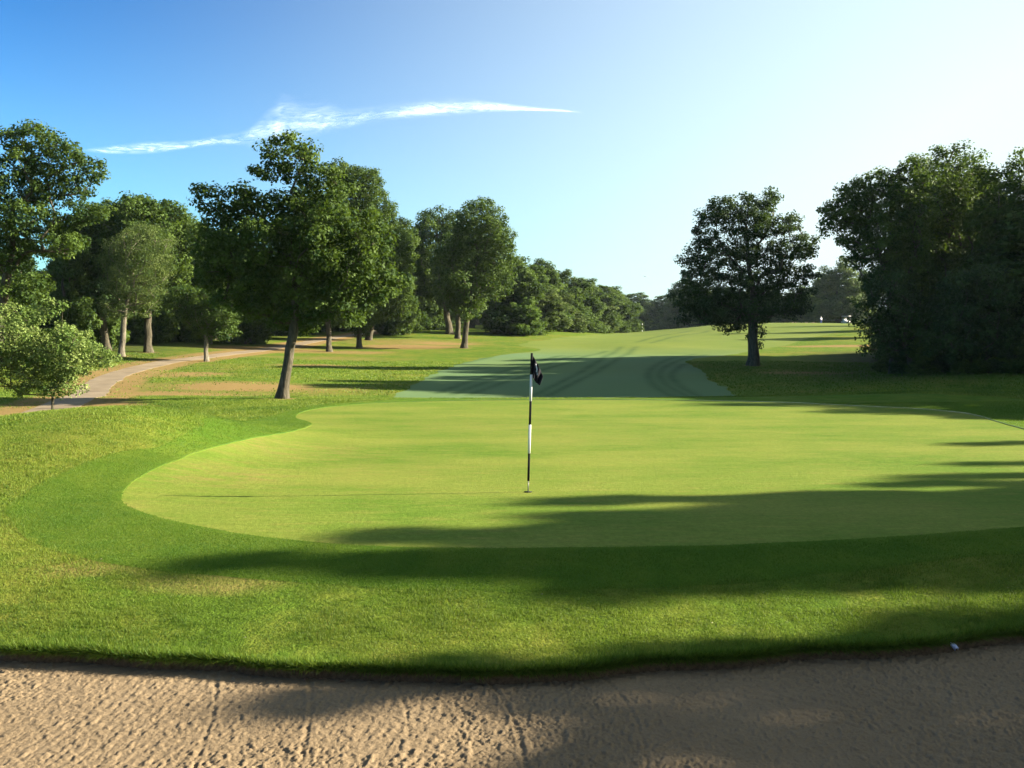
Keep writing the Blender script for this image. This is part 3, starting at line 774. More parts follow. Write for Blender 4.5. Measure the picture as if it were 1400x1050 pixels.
# cluster in the middle
tree('front oak of the middle cluster with a thin straight trunk', (634, 476), [(655, 300, 34, 28), (675, 320, 27, 32), (650, 340, 46, 40), (668, 375, 36, 36), (640, 395, 36, 28), (640, 425, 22, 16), (690, 350, 20, 30), (655, 280, 20, 14)], tw=8, rc=.6, per=58, leaf=.22, group=GRP_L)
tree('wide dark oak with a sturdy trunk at the left of the middle cluster', (615, 457), [(605, 312, 36, 28), (585, 335, 36, 36), (600, 370, 48, 40), (570, 380, 28, 36), (625, 400, 36, 24), (580, 415, 28, 20)], tw=9, rc=.75, per=58, leaf=.28, group=GRP_L)
tree('oak with pale leaning twin of a trunk behind the front oak of the cluster', (626, 463), [(622, 380, 36, 36), (630, 345, 34, 34), (640, 410, 30, 20)], tw=7, rc=.7, per=50, leaf=.26, group=GRP_L)
tree('oak with thick trunk at the right of the middle cluster', (642, 448), [(670, 385, 32, 34), (655, 350, 36, 34), (690, 405, 22, 22), (650, 410, 26, 20), (695, 375, 14, 22)], tw=10, rc=.85, per=40, leaf=.32, group=GRP_L)
tree('tree with pale double trunk behind the thick one', (650, 444), [(668, 400, 26, 24), (655, 380, 26, 26)], tw=8, rc=.9, per=50, leaf=.34, group=GRP_L, bark_=BARK_PALE, D=150)
tree('thin pale leaning tree right of the middle cluster', (682, 443), [(678, 392, 22, 28), (690, 375, 20, 22), (668, 410, 16, 16)], tw=6, rc=.9, per=50, leaf=.34, group=GRP_L, bark_=BARK_PALE, D=155, forkpx=(674, 408), kind='light')
tree('slim pale trunked tree in the gap left of the middle cluster', (594, 442), [(590, 400, 18, 22), (600, 385, 20, 20)], tw=5, rc=.8, per=50, leaf=.32, group=GRP_L, bark_=BARK_PALE, D=150, kind='light')
# left wood
tree('big spreading oak at the left edge with a heavy bare limb', (-12, 505), [(35, 188, 44, 30), (75, 205, 32, 26), (100, 235, 34, 26), (125, 225, 20, 12), (60, 250, 52, 34), (15, 250, 40, 50), (40, 300, 60, 34), (110, 290, 34, 22), (135, 240, 14, 10),
      (10, 340, 44, 40), (-40, 260, 50, 70), (75, 330, 42, 26), (30, 390, 36, 26), (140, 290, 18, 14)], tw=14, rc=.44, per=58, leaf=.17, fill=.85, group=GRP_L, D=46, forkpx=(5, 400), topf=.6)
tree('feathery olive green tree glowing behind the young tree', (166, 487), [(195, 335, 42, 32), (205, 365, 36, 34), (180, 385, 40, 34), (165, 350, 34, 30), (165, 420, 34, 22), (200, 400, 26, 24)], kind='olive', tw=8, rc=.5, per=70, leaf=.17, group=GRP_L, thin=.5, up=.2, bark_=BARK_PALE)
tree('dark oak with a stout trunk behind the feathery tree', (203, 482), [(190, 300, 44, 34), (225, 300, 34, 30), (160, 310, 36, 30), (245, 330, 34, 34), (215, 350, 50, 40), (130, 340, 40, 40), (205, 410, 36, 24)], tw=10, rc=.6, per=58, leaf=.24, group=GRP_L)
tree('dark tree with twin trunks left of the feathery tree', (146, 480), [(120, 360, 40, 36), (100, 400, 40, 36), (140, 400, 34, 30), (110, 320, 40, 30)], kind='dark', tw=12, rc=.6, per=58, leaf=.25, group=GRP_L)
tree('bright green bushy tree between the feathery tree and the large leaning oak', (286, 474), [(300, 345, 24, 26), (285, 370, 34, 32), (300, 385, 24, 30), (275, 330, 26, 24), (270, 400, 30, 28)], kind='light', tw=8, rc=.55, per=58, leaf=.22, group=GRP_L, D=85)
tree('small tree with low drooping crown beside the cart path', (282, 494), [(285, 435, 38, 22), (270, 415, 34, 24), (305, 425, 26, 30), (292, 452, 34, 14), (250, 405, 22, 18)], kind='oak', tw=6, rc=.42, per=58, leaf=.17, group=GRP_L, bark_=BARK_PALE)
tree('dark tree behind the large leaning oak at the path bend', (325, 470), [(325, 400, 44, 40), (345, 430, 36, 24), (300, 390, 36, 36), (350, 380, 44, 44)], kind='dark', tw=8, rc=.65, per=58, leaf=.25, group=GRP_L)
tree('tall tree with rounded dark top far behind the feathery tree', (180, 462), [(175, 285, 22, 16), (200, 292, 38, 24), (235, 310, 34, 26), (262, 330, 30, 28), (205, 340, 60, 44), (150, 300, 30, 24), (240, 370, 44, 44)], tw=8, rc=.75, per=58, leaf=.3, group=GRP_L, D=92)
# young tree by the path
tree('small pale green young tree beside the concrete path', (70, 566), [(58, 480, 62, 44), (100, 490, 42, 30), (135, 490, 24, 14), (30, 460, 40, 32), (65, 425, 20, 16), (80, 418, 12, 10), (20, 500, 40, 26), (80, 525, 38, 20), (45, 530, 34, 16), (-20, 490, 40, 50), (105, 465, 24, 20), (0, 430, 24, 22)],
     kind='young', tw=4, rc=.24, per=58, leaf=.095, fill=.6, group='young trees', name='young_tree', D=29.5, forkpx=(72, 540), maxn=170, fl=1.3)
# right side
tree('lone dark oak standing right of the fairway with leafy sprouts round its trunk', (1030, 500),
     [(1035, 278, 34, 18), (990, 292, 34, 24), (1030, 305, 44, 26), (1075, 305, 24, 16), (965, 318, 22, 24), (975, 350, 38, 24), (1025, 345, 34, 24), (1075, 345, 36, 24), (1102, 335, 14, 10), (945, 352, 18, 14), (1100, 372, 16, 16),
      (955, 385, 26, 26), (1000, 390, 40, 30), (1050, 385, 44, 28), (1085, 385, 28, 18), (1000, 425, 44, 22), (940, 410, 20, 24), (1045, 425, 30, 18), (1028, 462, 13, 16, 0, .5), (965, 420, 30, 24), (940, 430, 20, 16), (1085, 415, 26, 20), (1021, 450, 13, 14, 0, .5), (1036, 448, 12, 14, 0, .5), (1000, 445, 24, 12)],
     kind='dark', tw=14, rc=.46, per=76, leaf=.18, fill=.75, group='oaks right of the green', forkpx=(1030, 425), topf=.9)
GR = 'trees of the dark wood on the right'
tree('front tree of the right wood with branches reaching left over the fairway', (1225, 505), [(1148, 290, 30, 18), (1140, 310, 22, 18), (1175, 262, 30, 24), (1160, 330, 28, 14), (1190, 300, 36, 30), (1215, 255, 34, 26), (1215, 310, 44, 44), (1180, 350, 24, 24), (1195, 385, 20, 24), (1230, 370, 44, 40), (1245, 280, 34, 40), (1178, 290, 36, 26), (1200, 330, 44, 34), (1248, 238, 28, 22), (1165, 275, 26, 20)],
     kind='oak', tw=16, rc=.45, per=70, leaf=.17, fill=1.0, group=GR, D=50, topf=.85)
tree('tall tree with bright tip above the right wood', (1290, 500), [(1295, 212, 26, 20), (1285, 240, 36, 26), (1320, 235, 26, 20), (1300, 280, 56, 44), (1270, 330, 60, 50), (1340, 300, 40, 50), (1290, 390, 60, 50)], kind='oak', tw=16, rc=.5, per=58, leaf=.18, group=GR, D=53)
tree('broad tree with sunlit crown at the right edge of the wood', (1385, 505), [(1345, 228, 22, 16), (1370, 245, 34, 26), (1400, 225, 26, 24), (1440, 240, 44, 40), (1380, 300, 60, 50), (1440, 330, 60, 60), (1370, 380, 60, 50), (1430, 430, 60, 50)], kind='oak', tw=16, rc=.5, per=58, leaf=.18, group=GR, D=49)
tree('low dark tree filling the foot of the right wood', (1250, 505), [(1240, 430, 50, 36), (1215, 405, 36, 36), (1265, 465, 46, 30), (1212, 450, 30, 30), (1290, 440, 50, 44), (1198, 474, 16, 12), (1180, 458, 13, 10), (1190, 428, 20, 14), (1176, 440, 12, 8), (1205, 390, 24, 18), (1183, 478, 10, 8)], kind='dark', tw=10, rc=.5, per=58, leaf=.18, group=GR, D=48)
tree('dense dark tree low behind the right mound', (1350, 505), [(1330, 450, 50, 40), (1380, 450, 50, 44), (1300, 475, 30, 26), (1420, 470, 50, 40), (1345, 400, 60, 40)], kind='dark', tw=10, rc=.5, per=58, leaf=.18, group=GR, D=46)
# trees out of the frame on the right, whose shadows cross green and bunker
def solid_tree(label, x, y, lobes, kind='oak', tw=.3, rc=.5, per=44, leaf=.19, fill=1.0, group='trees beyond the right edge', name='oak_tree'):
    z = float(zt(x, y)); root = empty(name, (x, y, z - .02)); tag(root, label, 'tree', group)
    C = sample_clumps(lobes, rc, fill); la = np.array(lobes)
    zf = max(.8, C[:, 2].min() * .95); top = (la[:, 0].mean(), la[:, 1].mean(), C[:, 2].min() + .8 * (C[:, 2].max() - C[:, 2].min()))
    nodes, par, rad, ntr = skeleton(C, (0, 0, 0), (la[:, 0].mean() * .3, 0, zf), top, tw, maxn=110)
    limb_mesh('trunk', nodes, par, rad, ntr, BARK, root)
    V, T = leaves(C, rc * rng.uniform(.75, 1.3, len(C)), per, leaf); crown_mesh('crown', V, T, LEAF[kind], root)
    return root
TAN = math.tan(SUN_EL)
sh = np.array((math.sin(SUN_AZ), math.cos(SUN_AZ)))
def shadow_pos(px, py, h):
    """where a thing of height h stands so that its top throws a shadow on the pixel's ground point"""
    x, y, z = ground(px, py); d = h / TAN; return x + sh[0] * d, y + sh[1] * d
def caster(label, c, xt, h, r, zlow=1.0, fill=1.0):
    xt = xt + .8; yt = c + xt * sh[1] / sh[0]; zg = float(zt(xt, yt)); x, y = xt + sh[0] * h / TAN, yt + sh[1] * h / TAN; h2 = h + zg - float(zt(x, y)); k = []; n_ = 7
    for i in range(n_):
        t = (i + .5) / n_; rr = r * math.sin(math.pi * (.24 + .60 * t)); zz = zlow + (h2 - zlow) * t
        for q in (-1, 1):
            k.append((rng.uniform(-.4, .4) * r, q * rr * .38 + rng.uniform(-.2, .2) * r, zz, rr * 1.2, rr * .68, (h2 - zlow) / n_ * .85))
    return solid_tree(label, x, y, k, fill=fill, rc=.42, per=110, leaf=.22)
for a_ in (('tall oak off to the right beside the bunker lip', 8.05, -2.2, 10, .75), ('smaller oak off to the right beside the bunker lip', 8.6, 2.4, 10, .6), ('oak off to the right beside the bunker sand', 6.2, -3.2, 9, .7), ('second oak beside the bunker sand off to the right', 7.2, .6, 9.5, .8), ('low oak off to the right behind the bunker', 5.3, -2.2, 8, 1.1),
           ('slim oak off to the right, first beside the collar', 10.75, -3.6, 11, .7), ('oak off to the right, second beside the collar', 11.9, -2.4, 12, .95), ('oak off to the right beside the hole', 13.9, -.2, 11, .85), ('broad oak off to the right beside the hole', 12.9, 2.2, 12.5, 1.3),
           ('oak off to the right, last before the sunlit gap', 15.3, 5.5, 11, 1.0), ('slim oak off to the right between bunker and collar', 9.85, .4, 10.5, .55), ('oak off to the right beside the front of the green', 11.35, -1.2, 12, .8), ('slender oak off to the right at the front of the green', 10.25, -.4, 11, .6), ('oak off to the right beside the flagstick', 12.4, .4, 12, .9),
           ('slender tree off to the right throwing a thin shadow on the green', 17.2, 8.3, 10, .35), ('slender tree off to the right, farther along the green', 20.4, 9.8, 10, .3)):
    caster(*a_)

# ------------------------------------------------------------------ far trees: a few kinds, copied
protos = []
for i in range(5):
    lob = []
    for k in range(9):
        a = rng.uniform(0, 2 * math.pi); t = k / 8; rr = 2.3 * math.sin(math.pi * (.25 + .6 * t))
        lob.append((math.cos(a) * rr * .6, math.sin(a) * rr * .6, 3.0 + 5.6 * t, rr * .75, rr * .75, 1.5))
    for k in range(6):
        a = k * 1.05 + rng.uniform(-.3, .3); lob.append((math.cos(a) * 1.8, math.sin(a) * 1.8, rng.uniform(.8, 2.6), 1.5, 1.5, 1.5))
    protos.append(puffs(lob))
kinds = ['oak', 'light', 'oak', 'dark', 'olive']
FAR = [None] * 5
def far_tree(px, top, D, wpx, label, kind=None, group='trees along the far side of the fairway', ybase=None):
    i = kind if kind is not None else int(rng.integers(0, 5))
    x, y, _ = at(px, 450, D); z = float(zt(x, y)); ztop = at(px, top, D)[2]; s = max(.2, (ztop - z) / 9.4); ws = wpx * D / F / 4.1
    rz_ = rng.uniform(0, 6.28)
    if FAR[i] is None:
        r = solid_tree(label, x, y, protos[i], kinds[i], .26, .62, 72, .30, 1.0, group, 'broadleaf_tree'); FAR[i] = r
        r.location = (x, y, z - .1); r.rotation_euler = (0, 0, rz_); r.scale = (ws, ws, s); return r
    return copy_tree(FAR[i], (x, y, z - .1), rz_, (ws, ws, s), label, group)
GA = 'trees lining the left of the far fairway'
far_tree(700, 355, 120, 60, 'tall tree just right of the middle cluster, first of the receding row', 0, GA)
far_tree(728, 362, 135, 62, 'second tree of the row receding right from the middle cluster', 2, GA)
far_tree(716, 405, 118, 34, 'small bright green tree in front of the receding row', 1, GA)
far_tree(757, 368, 150, 58, 'tree with rounded top midway along the receding row', 0, GA)
far_tree(785, 398, 170, 46, 'lower tree after the dip in the receding row', 2, GA)
far_tree(770, 405, 145, 50, 'bright bushy tree at the foot of the receding row', 4, GA)
far_tree(808, 396, 185, 46, 'broad tree near the far end of the receding row', 4, GA)
far_tree(832, 394, 195, 40, 'last tree at the far end of the receding row', 0, GA)
far_tree(745, 395, 128, 44, 'olive tree low in the receding row', 4, GA)
far_tree(742, 357, 140, 50, 'tall crown rising behind the second tree of the row', 0, GA)
far_tree(775, 370, 160, 48, 'tall crown rising midway behind the row', 2, GA)
far_tree(798, 384, 178, 44, 'crown behind the dip of the row', 0, GA)
far_tree(822, 390, 188, 44, 'dense crown behind the far end of the row', 2, GA)
far_tree(848, 400, 205, 40, 'smallest crown closing the far end of the row', 0, GA)
GB = 'trees closing the far end of the fairway'
for i, (px, tp, D, wp, lb, kd) in enumerate([
    (868, 401, 360, 50, 'rounded hazy tree in the far gap behind the striped pole', 2), (888, 410, 320, 44, 'green tree directly behind the striped pole', 0),
    (912, 403, 300, 44, 'tree between the striped pole and the lone dark oak', 2), (935, 385, 285, 44, 'taller tree just left of the lone dark oak', 0), (925, 408, 270, 34, 'lower tree before the taller one left of the lone oak', 4),
    (850, 408, 310, 40, 'tree at the end of the left row', 3), (960, 392, 270, 44, 'tree behind the left side of the lone dark oak', 4), (990, 395, 260, 46, 'tree directly behind the lone dark oak', 0),
    (1020, 398, 255, 46, 'tree behind the trunk of the lone dark oak', 4), (1050, 395, 250, 44, 'tree behind the right side of the lone dark oak', 2), (1078, 400, 246, 44, 'olive tree between the lone oak and the golfer', 4),
    (1105, 395, 245, 40, 'bright sunlit tree behind the brush pile', 1), (1147, 358, 226, 52, 'feathery sunlit tree filling the gap beside the right wood', 4), (1125, 385, 240, 44, 'leafy tree behind the standing golfer', 1),
    (1180, 372, 262, 50, 'dark tree behind the golf cart', 0)]):
    far_tree(px, tp, D, wp, lb, kd, GB)
# low bushes at the tree line
for i, (px, tp, D, wp, lb, kd) in enumerate([(1095, 420, 226, 22, 'small yellow green bush above the brush pile', 1), (1112, 415, 224, 20, 'bright bush beside the standing golfer', 1), (940, 432, 270, 26, 'low bush under the left edge of the lone oak', 4),
                                             (905, 436, 285, 26, 'low dark bush right of the striped pole', 3), (965, 430, 262, 24, 'low sunlit bush behind the fairway crest', 1)]):
    far_tree(px, tp, D, wp, lb, kd, GB)
# the depth of the left wood
GC = 'trees deep in the left wood'
deep = [(250, 298, 88, 66), (292, 316, 92, 56), (332, 300, 88, 56), (548, 348, 112, 46), (578, 330, 126, 46), (120, 288, 72, 66), (205, 288, 84, 66), (85, 300, 68, 60), (372, 352, 108, 50), (352, 365, 116, 46), (412, 352, 118, 46), (300, 372, 104, 40), (255, 365, 94, 44), (430, 375, 126, 44), (30, 330, 75, 70), (75, 345, 82, 60), (115, 330, 78, 60), (5, 360, 62, 60), (160, 350, 95, 60), (235, 340, 98, 54), (275, 345, 100, 50), (310, 350, 104, 56), (350, 350, 100, 60), (395, 350, 108, 50), (425, 360, 112, 50),
        (470, 365, 120, 46), (505, 370, 128, 44), (550, 360, 140, 50), (575, 372, 165, 36), (530, 395, 150, 34), (600, 395, 170, 34), (625, 385, 172, 34), (655, 385, 175, 34), (680, 380, 165, 34), (450, 385, 135, 40), (380, 385, 128, 44), (330, 390, 125, 44),
        (60, 370, 100, 60), (130, 375, 105, 50), (190, 380, 110, 50), (250, 385, 120, 44), (-30, 330, 70, 60), (20, 395, 95, 60), (95, 400, 110, 50), (290, 395, 130, 44), (560, 400, 175, 34), (490, 398, 150, 40), (425, 398, 145, 40), (220, 400, 135, 40), (160, 400, 130, 40)]
def nth(lb):
    CNT[lb] = CNT.get(lb, 0) + 1; return '%s, %s from the left' % (lb, ORD[CNT[lb] - 1]) if CNT[lb] < 11 else lb
ORD = ['first', 'second', 'third', 'fourth', 'fifth', 'sixth', 'seventh', 'eighth', 'ninth', 'tenth']
CNT = {}
deep.sort()
for i, (px, tp, D, wp) in enumerate(deep):
    pl = ('behind the left edge oak' if px < 90 else 'behind the feathery olive tree' if px < 230 else 'left of the large leaning oak' if px < 330 else 'behind the large leaning oak' if px < 480 else
          'right behind the straight bare trunks' if px < 560 else 'behind the middle cluster' )
    far_tree(px, tp, D, wp, nth('%s dark wood tree %s' % (('near', 'more distant', 'far')[0 if D < 90 else 1 if D < 125 else 2], pl)), (3, 0, 2, 3)[i % 4], GC)
GD = 'trees behind the right wood'
for i, (px, tp, D, wp) in enumerate([(1256, 300, 68, 70), (1290, 290, 72, 80), (1350, 290, 66, 80), (1410, 290, 64, 80), (1260, 380, 60, 70), (1330, 380, 58, 70), (1400, 370, 56, 74), (1470, 300, 60, 90), (1248, 400, 64, 54)]):
    far_tree(px, tp, D, wp, nth('dark inner tree of the right wood'), (3, 0, 3)[i % 3], GD)

for i, (px, tp, D, wp) in enumerate([(1240, 466, 49, 30), (1262, 474, 47.5, 30), (1292, 458, 48, 40), (1330, 476, 46, 34), (1362, 455, 46, 40), (1400, 470, 45, 36), (1440, 460, 45, 46), (1212, 460, 56, 22)]):
    far_tree(px, tp, D, wp, ('first', 'second', 'third', 'fourth', 'fifth', 'sixth', 'seventh', 'farthest')[i] + ' low shrub under the right wood' + (', counted from the left' if i < 7 else ', at its far corner'), (3, 0)[i % 2], 'shrubs at the foot of the right wood')
GE = 'trees beyond the right edge'
off = [(37, 33, 11), (37, 36.5, 11), (35, 39.5, 11), (33, 42.5, 11), (44, 35, 11), (43, 40, 11.5), (29, 47.5, 11), (36, 46.5, 11), (26, 57, 12), (29, 63, 12.6), (32, 70, 13.2), (34, 76, 13.4), (37, 80, 11), (50, 42, 12), (31, 45, 9), (39, 58, 13), (33, 56, 12), (41, 67, 12), (33, 69, 12), (47, 66, 12), (30, 50, 11), (37, 53, 12), (45, 52, 12), (26, 58, 11), (34, 61, 12), (42, 62, 12), (29, 68, 11), (37, 70, 12), (50, 60, 12), (33, 77, 10), (42, 78, 11), (26, 47, 9), (52, 118, 10), (58, 140, 11), (70, 165, 11)]
for i, (x, y, h) in enumerate(off):
    copy_tree(FAR[(3, 0, 2)[i % 3]], (x, y, float(zt(x, y)) - .1), rng.uniform(0, 6), (1.35, 1.35, h / 10), 'wood tree out to the right beyond the mound', GE)

# ------------------------------------------------------------------ flagstick
fx, fy, fz = ground(722, 672.5)
M_WHITE = simple('white_paint', (.50, .50, .49), .8, .1, .04); M_BLACK = simple('black_paint', (.010, .010, .011), .9, .05, .1)
M_STEEL = simple('dark_metal', (.10, .10, .09), .4, .5); M_FLAG = simple('flag_cloth', (.012, .011, .015), .85, .1, .2, 60); M_MARK = simple('flag_mark', (.7, .72, .75), .8, .1, .03)
flag = empty('golf_flagstick', (fx, fy, fz)); tag(flag, 'black and white striped flagstick with limp black flag on the putting green', 'flagstick')
HP = 2.075; topx = 5.0 * fy / F
def pp(t): return (topx * t, 0, HP * t)
def rowt(py): return (672.5 - py) / (672.5 - 484)
for a, b, m_, r_ in ((672.5, 657.5, M_STEEL, .008), (657.5, 620, M_BLACK, .0175), (620, 581, M_WHITE, .0185), (581, 549, M_BLACK, .0175), (549, 513, M_WHITE, .0185), (513, 484, M_BLACK, .0175)):
    mb = MB(); mb.tube([pp(rowt(a)), pp(rowt(b))], [r_, r_], 12); mb.build('pole_section', m_, flag, False)
def px_off(px, py): 
    return ((px - 727) * fy / F + topx * .99, (672.5 - py) / (672.5 - 484) * HP)
nu, nv = 26, 14; V = []; Fc = []
for i in range(nu):
    u = i / (nu - 1)
    # left edge runs down the pole; cloth droops to the right
    tx, ty = px_off(727.8, 484.5 + 27 * 0); 
    for j in range(nv):
        v = j / (nv - 1)
        A0 = np.array((727.6, 486)); B0 = np.array((726.9, 514)); C0 = np.array((742.5, 515.5)); D0 = np.array((738, 527.5))
        top_ = A0 * (1 - u) + C0 * u; bot_ = B0 * (1 - u) + D0 * u
        p = top_ * (1 - v) + bot_ * v; p[1] += 2.5 * math.sin(math.pi * u) * v + 1.5 * math.sin(math.pi * u) * (1 - v) * (-1)
        X_, Z_ = px_off(p[0], p[1])
        V.append((X_, .035 * math.sin(u * 9 + v * 2.5) * u + .02 * math.sin(u * 17 + v), Z_))
for i in range(nu - 1):
    for j in range(nv - 1): a = i * nv + j; Fc.append((a, a + 1, a + nv + 1, a + nv))
V = np.array(V); fo = mesh_np('flag_cloth', V, [i for f in Fc for i in f], [4] * len(Fc), M_FLAG, True, None, flag)
so = fo.modifiers.new('thick', 'SOLIDIFY'); so.thickness = .004; so.offset = 0
# small white emblem, following the cloth
mk = []; Fm = []
def flag_pt(u, v, off):
    i = min(int(u * (nu - 1)), nu - 2); j = min(int(v * (nv - 1)), nv - 2); a = u * (nu - 1) - i; b = v * (nv - 1) - j
    p = (V[i * nv + j] * (1 - a) + V[(i + 1) * nv + j] * a) * (1 - b) + (V[i * nv + j + 1] * (1 - a) + V[(i + 1) * nv + j + 1] * a) * b
    return (p[0], p[1] + off, p[2])
shape = [(.36, .10), (.44, .16), (.52, .24), (.62, .34), (.66, .52), (.58, .46), (.56, .60), (.50, .44), (.42, .50), (.44, .34), (.37, .28)]
for s_ in (-.0045, .0045):
    base = len(mk)
    cc = (.5, .36); mk.append(flag_pt(*cc, s_))
    for (u, v) in shape: mk.append(flag_pt(u, v, s_))
    for k in range(len(shape)): Fm.append((base, base + 1 + k, base + 1 + (k + 1) % len(shape)))
mesh_np('emblem', np.array(mk), [i for f in Fm for i in f], [3] * len(Fm), M_MARK, False, None, fo)
mb = MB(); mb.tube([(0, 0, -.003), (0, 0, .0035)], [.062, .062], 24); hole_disc = mb.build('hole_shade_disc', simple('hole_shade', (.02, .022, .015), .9, .1), flag)  # flat dark disc on the turf, the hole's inner shade given as colour

# striped distance pole far up the fairway
dx0, dy0, dz0 = at(878, 456, 205)[0], 205.0, None; dz0 = float(zt(dx0, dy0))
pole = empty('marker_pole', (dx0, dy0, dz0)); tag(pole, 'distant black and white banded marker pole on the fairway crest', 'marker pole')
hh = 1.65 / 5
for i in range(5):
    mb = MB(); mb.tube([(0, 0, i * hh), (0, 0, (i + 1) * hh)], [.09, .09], 10); mb.build('band', M_WHITE if i % 2 == 0 else M_BLACK, pole)

# ------------------------------------------------------------------ far golfers, cart and brush
M_SKIN = simple('skin', (.45, .28, .20), .6); M_SHIRT = simple('pale_blue_shirt', (.62, .68, .80), .9, .1); M_TROU = simple('blue_trousers', (.10, .14, .28), .9, .1); M_HAIR = simple('dark_hair', (.03, .02, .015), .8)
def skin_body(name, joints, edges, rads, mat, parent=None, sub=2):
    me = bpy.data.meshes.new(name); me.from_pydata(joints, edges, []); o = bpy.data.objects.new(name, me); COL.objects.link(o)
    sk = o.modifiers.new('skin', 'SKIN'); sk.use_smooth_shade = True
    for i, r in enumerate(rads): me.skin_vertices[0].data[i].radius = (r, r * .85)
    me.skin_vertices[0].data[0].use_root = True
    s = o.modifiers.new('sub', 'SUBSURF'); s.levels = sub; s.render_levels = sub
    me.materials.append(mat)
    if parent: o.parent = parent
    return o
def make_person(px, D, label, bend=0.0, rz=0):
    x, y, _ = at(px, 445, D); z = float(zt(x, y)); root = empty('person', (x, y, z)); root.rotation_euler = (0, 0, rz); tag(root, label, 'person', 'golfers far up the fairway')
    b = bend
    J = [(0, 0, .95), (0, -.18 * b, 1.18), (0, -.42 * b, 1.42), (0, -.5 * b, 1.53), (0, -.56 * b, 1.68),
         (.19, -.42 * b, 1.42), (.25, -.42 * b - .03, 1.15), (.22, -.42 * b - .22, .98), (.20, -.42 * b - .30, .92), (-.19, -.42 * b, 1.42), (-.27, -.42 * b - .03, 1.15), (-.22, -.42 * b - .22, 1.0), (-.20, -.42 * b - .30, .93),
         (.10, 0, .90), (.13, -.02, .50), (.14, .02, .08), (.15, -.16, .04), (-.10, 0, .90), (-.13, -.02, .50), (-.14, .02, .08), (-.15, -.16, .04)]
    E = [(0, 1), (1, 2), (2, 3), (3, 4), (2, 5), (5, 6), (6, 7), (7, 8), (2, 9), (9, 10), (10, 11), (11, 12), (0, 13), (13, 14), (14, 15), (15, 16), (0, 17), (17, 18), (18, 19), (19, 20)]
    Rr = [.14, .13, .15, .06, .10, .07, .05, .038, .04, .07, .05, .038, .04, .09, .06, .045, .04, .09, .06, .045, .04]
    body = skin_body('body', J, E, Rr, M_SKIN, root)
    skin_body('shirt', [J[0], J[1], J[2], J[5], J[6], J[9], J[10]], [(0, 1), (1, 2), (2, 3), (3, 4), (2, 5), (5, 6)], [.165, .155, .18, .09, .072, .09, .072], M_SHIRT, root)
    skin_body('trousers', [(0, 0, .97), J[13], J[14], (.14, .02, .12), J[17], J[18], (-.14, .02, .12)], [(0, 1), (1, 2), (2, 3), (0, 4), (4, 5), (5, 6)], [.165, .11, .085, .07, .11, .085, .07], M_TROU, root)
    h = J[4]; mb = MB(); mb.tube([(h[0], h[1] + .02, h[2] + .01), (h[0], h[1] + .02, h[2] + .07), (h[0], h[1] + .02, h[2] + .115)], [.108, .098, .04], 12); mb.build('cap', M_WHITE, root, True)
    return root
make_person(1122.5, 214, 'golfer in pale shirt and blue trousers standing on the far fairway', 0, R(20))
# golf cart seen from the front
cx, cy = at(1157, 445, 214)[:2]; cz = float(zt(cx, cy)); cart = empty('golf_cart', (cx, cy, cz)); cart.rotation_euler = (0, 0, R(25)); tag(cart, 'small pale golf cart parked at the dark tree line', 'golf cart')
M_CREAM = simple('cream_paint', (.28, .27, .25), .4, .5, .05); M_RUB = simple('tyre_rubber', (.02, .02, .02), .8, .2)
mb = MB(); mb.box((0, -.55, .48), (.52, .40, .16)); mb.box((0, -.75, .68), (.44, .16, .07)); mb.box((0, .55, .52), (.54, .45, .20)); mb.box((0, 0, .32), (.50, .9, .05)); mb.build('body', M_CREAM, cart)
mb = MB(); mb.box((0, .25, .80), (.48, .24, .07)); mb.box((0, .50, 1.05), (.48, .06, .20)); mb.build('seat', M_WHITE, cart)
mb = MB(); mb.box((0, .05, 1.82), (.58, .85, .035)); mb.box((0, .05, 1.87), (.50, .75, .02)); mb.build('roof', M_CREAM, cart)
for s_ in (-1, 1):
    mb = MB(); mb.tube([(s_ * .48, -.72, .66), (s_ * .50, -.55, 1.80)], [.02, .02]); mb.build('roof_post', M_STEEL, cart)
    mb = MB(); mb.tube([(s_ * .48, .72, .66), (s_ * .50, .66, 1.80)], [.02, .02]); mb.build('roof_post', M_STEEL, cart)
    for yy in (-.75, .72):
        mb = MB(); mb.tube([(s_ * .42, yy, .23), (s_ * .60, yy, .23)], [.23, .23], 16); mb.build('wheel', M_RUB, cart)
mb = MB(); mb.tube([(.22 + .18 * math.cos(a), -.28, 1.02 + .18 * math.sin(a)) for a in np.linspace(0, 2 * math.pi, 13)], [.015] * 13, 6, False); mb.build('steering_wheel', M_RUB, cart)
# pile of cut brush
bxp, byp = at(1097, 445, 216)[:2]; bzp = float(zt(bxp, byp)); M_BR = simple('cut_wood', (.34, .24, .19), .9, .1, .3, 4)
mb = MB()
for i in range(70):
    a = rng.uniform(0, 3.14); c = rng.normal(0, 1, 3) * (1.2, .35, .13); c[2] = abs(c[2]) + .1; ln = rng.uniform(.5, 1.5); dz = rng.uniform(-.25, .25)
    mb.tube([(c[0] - math.cos(a) * ln, c[1] - math.sin(a) * ln * .5, max(.03, c[2] - dz)), (c[0] + math.cos(a) * ln, c[1] + math.sin(a) * ln * .5, c[2] + dz)], [rng.uniform(.03, .08), .02], 5)
o = mb.build('brush_pile', M_BR); o.location = (bxp, byp, bzp); tag(o, 'low heap of pale brown branches at the far tree line', 'brush pile')

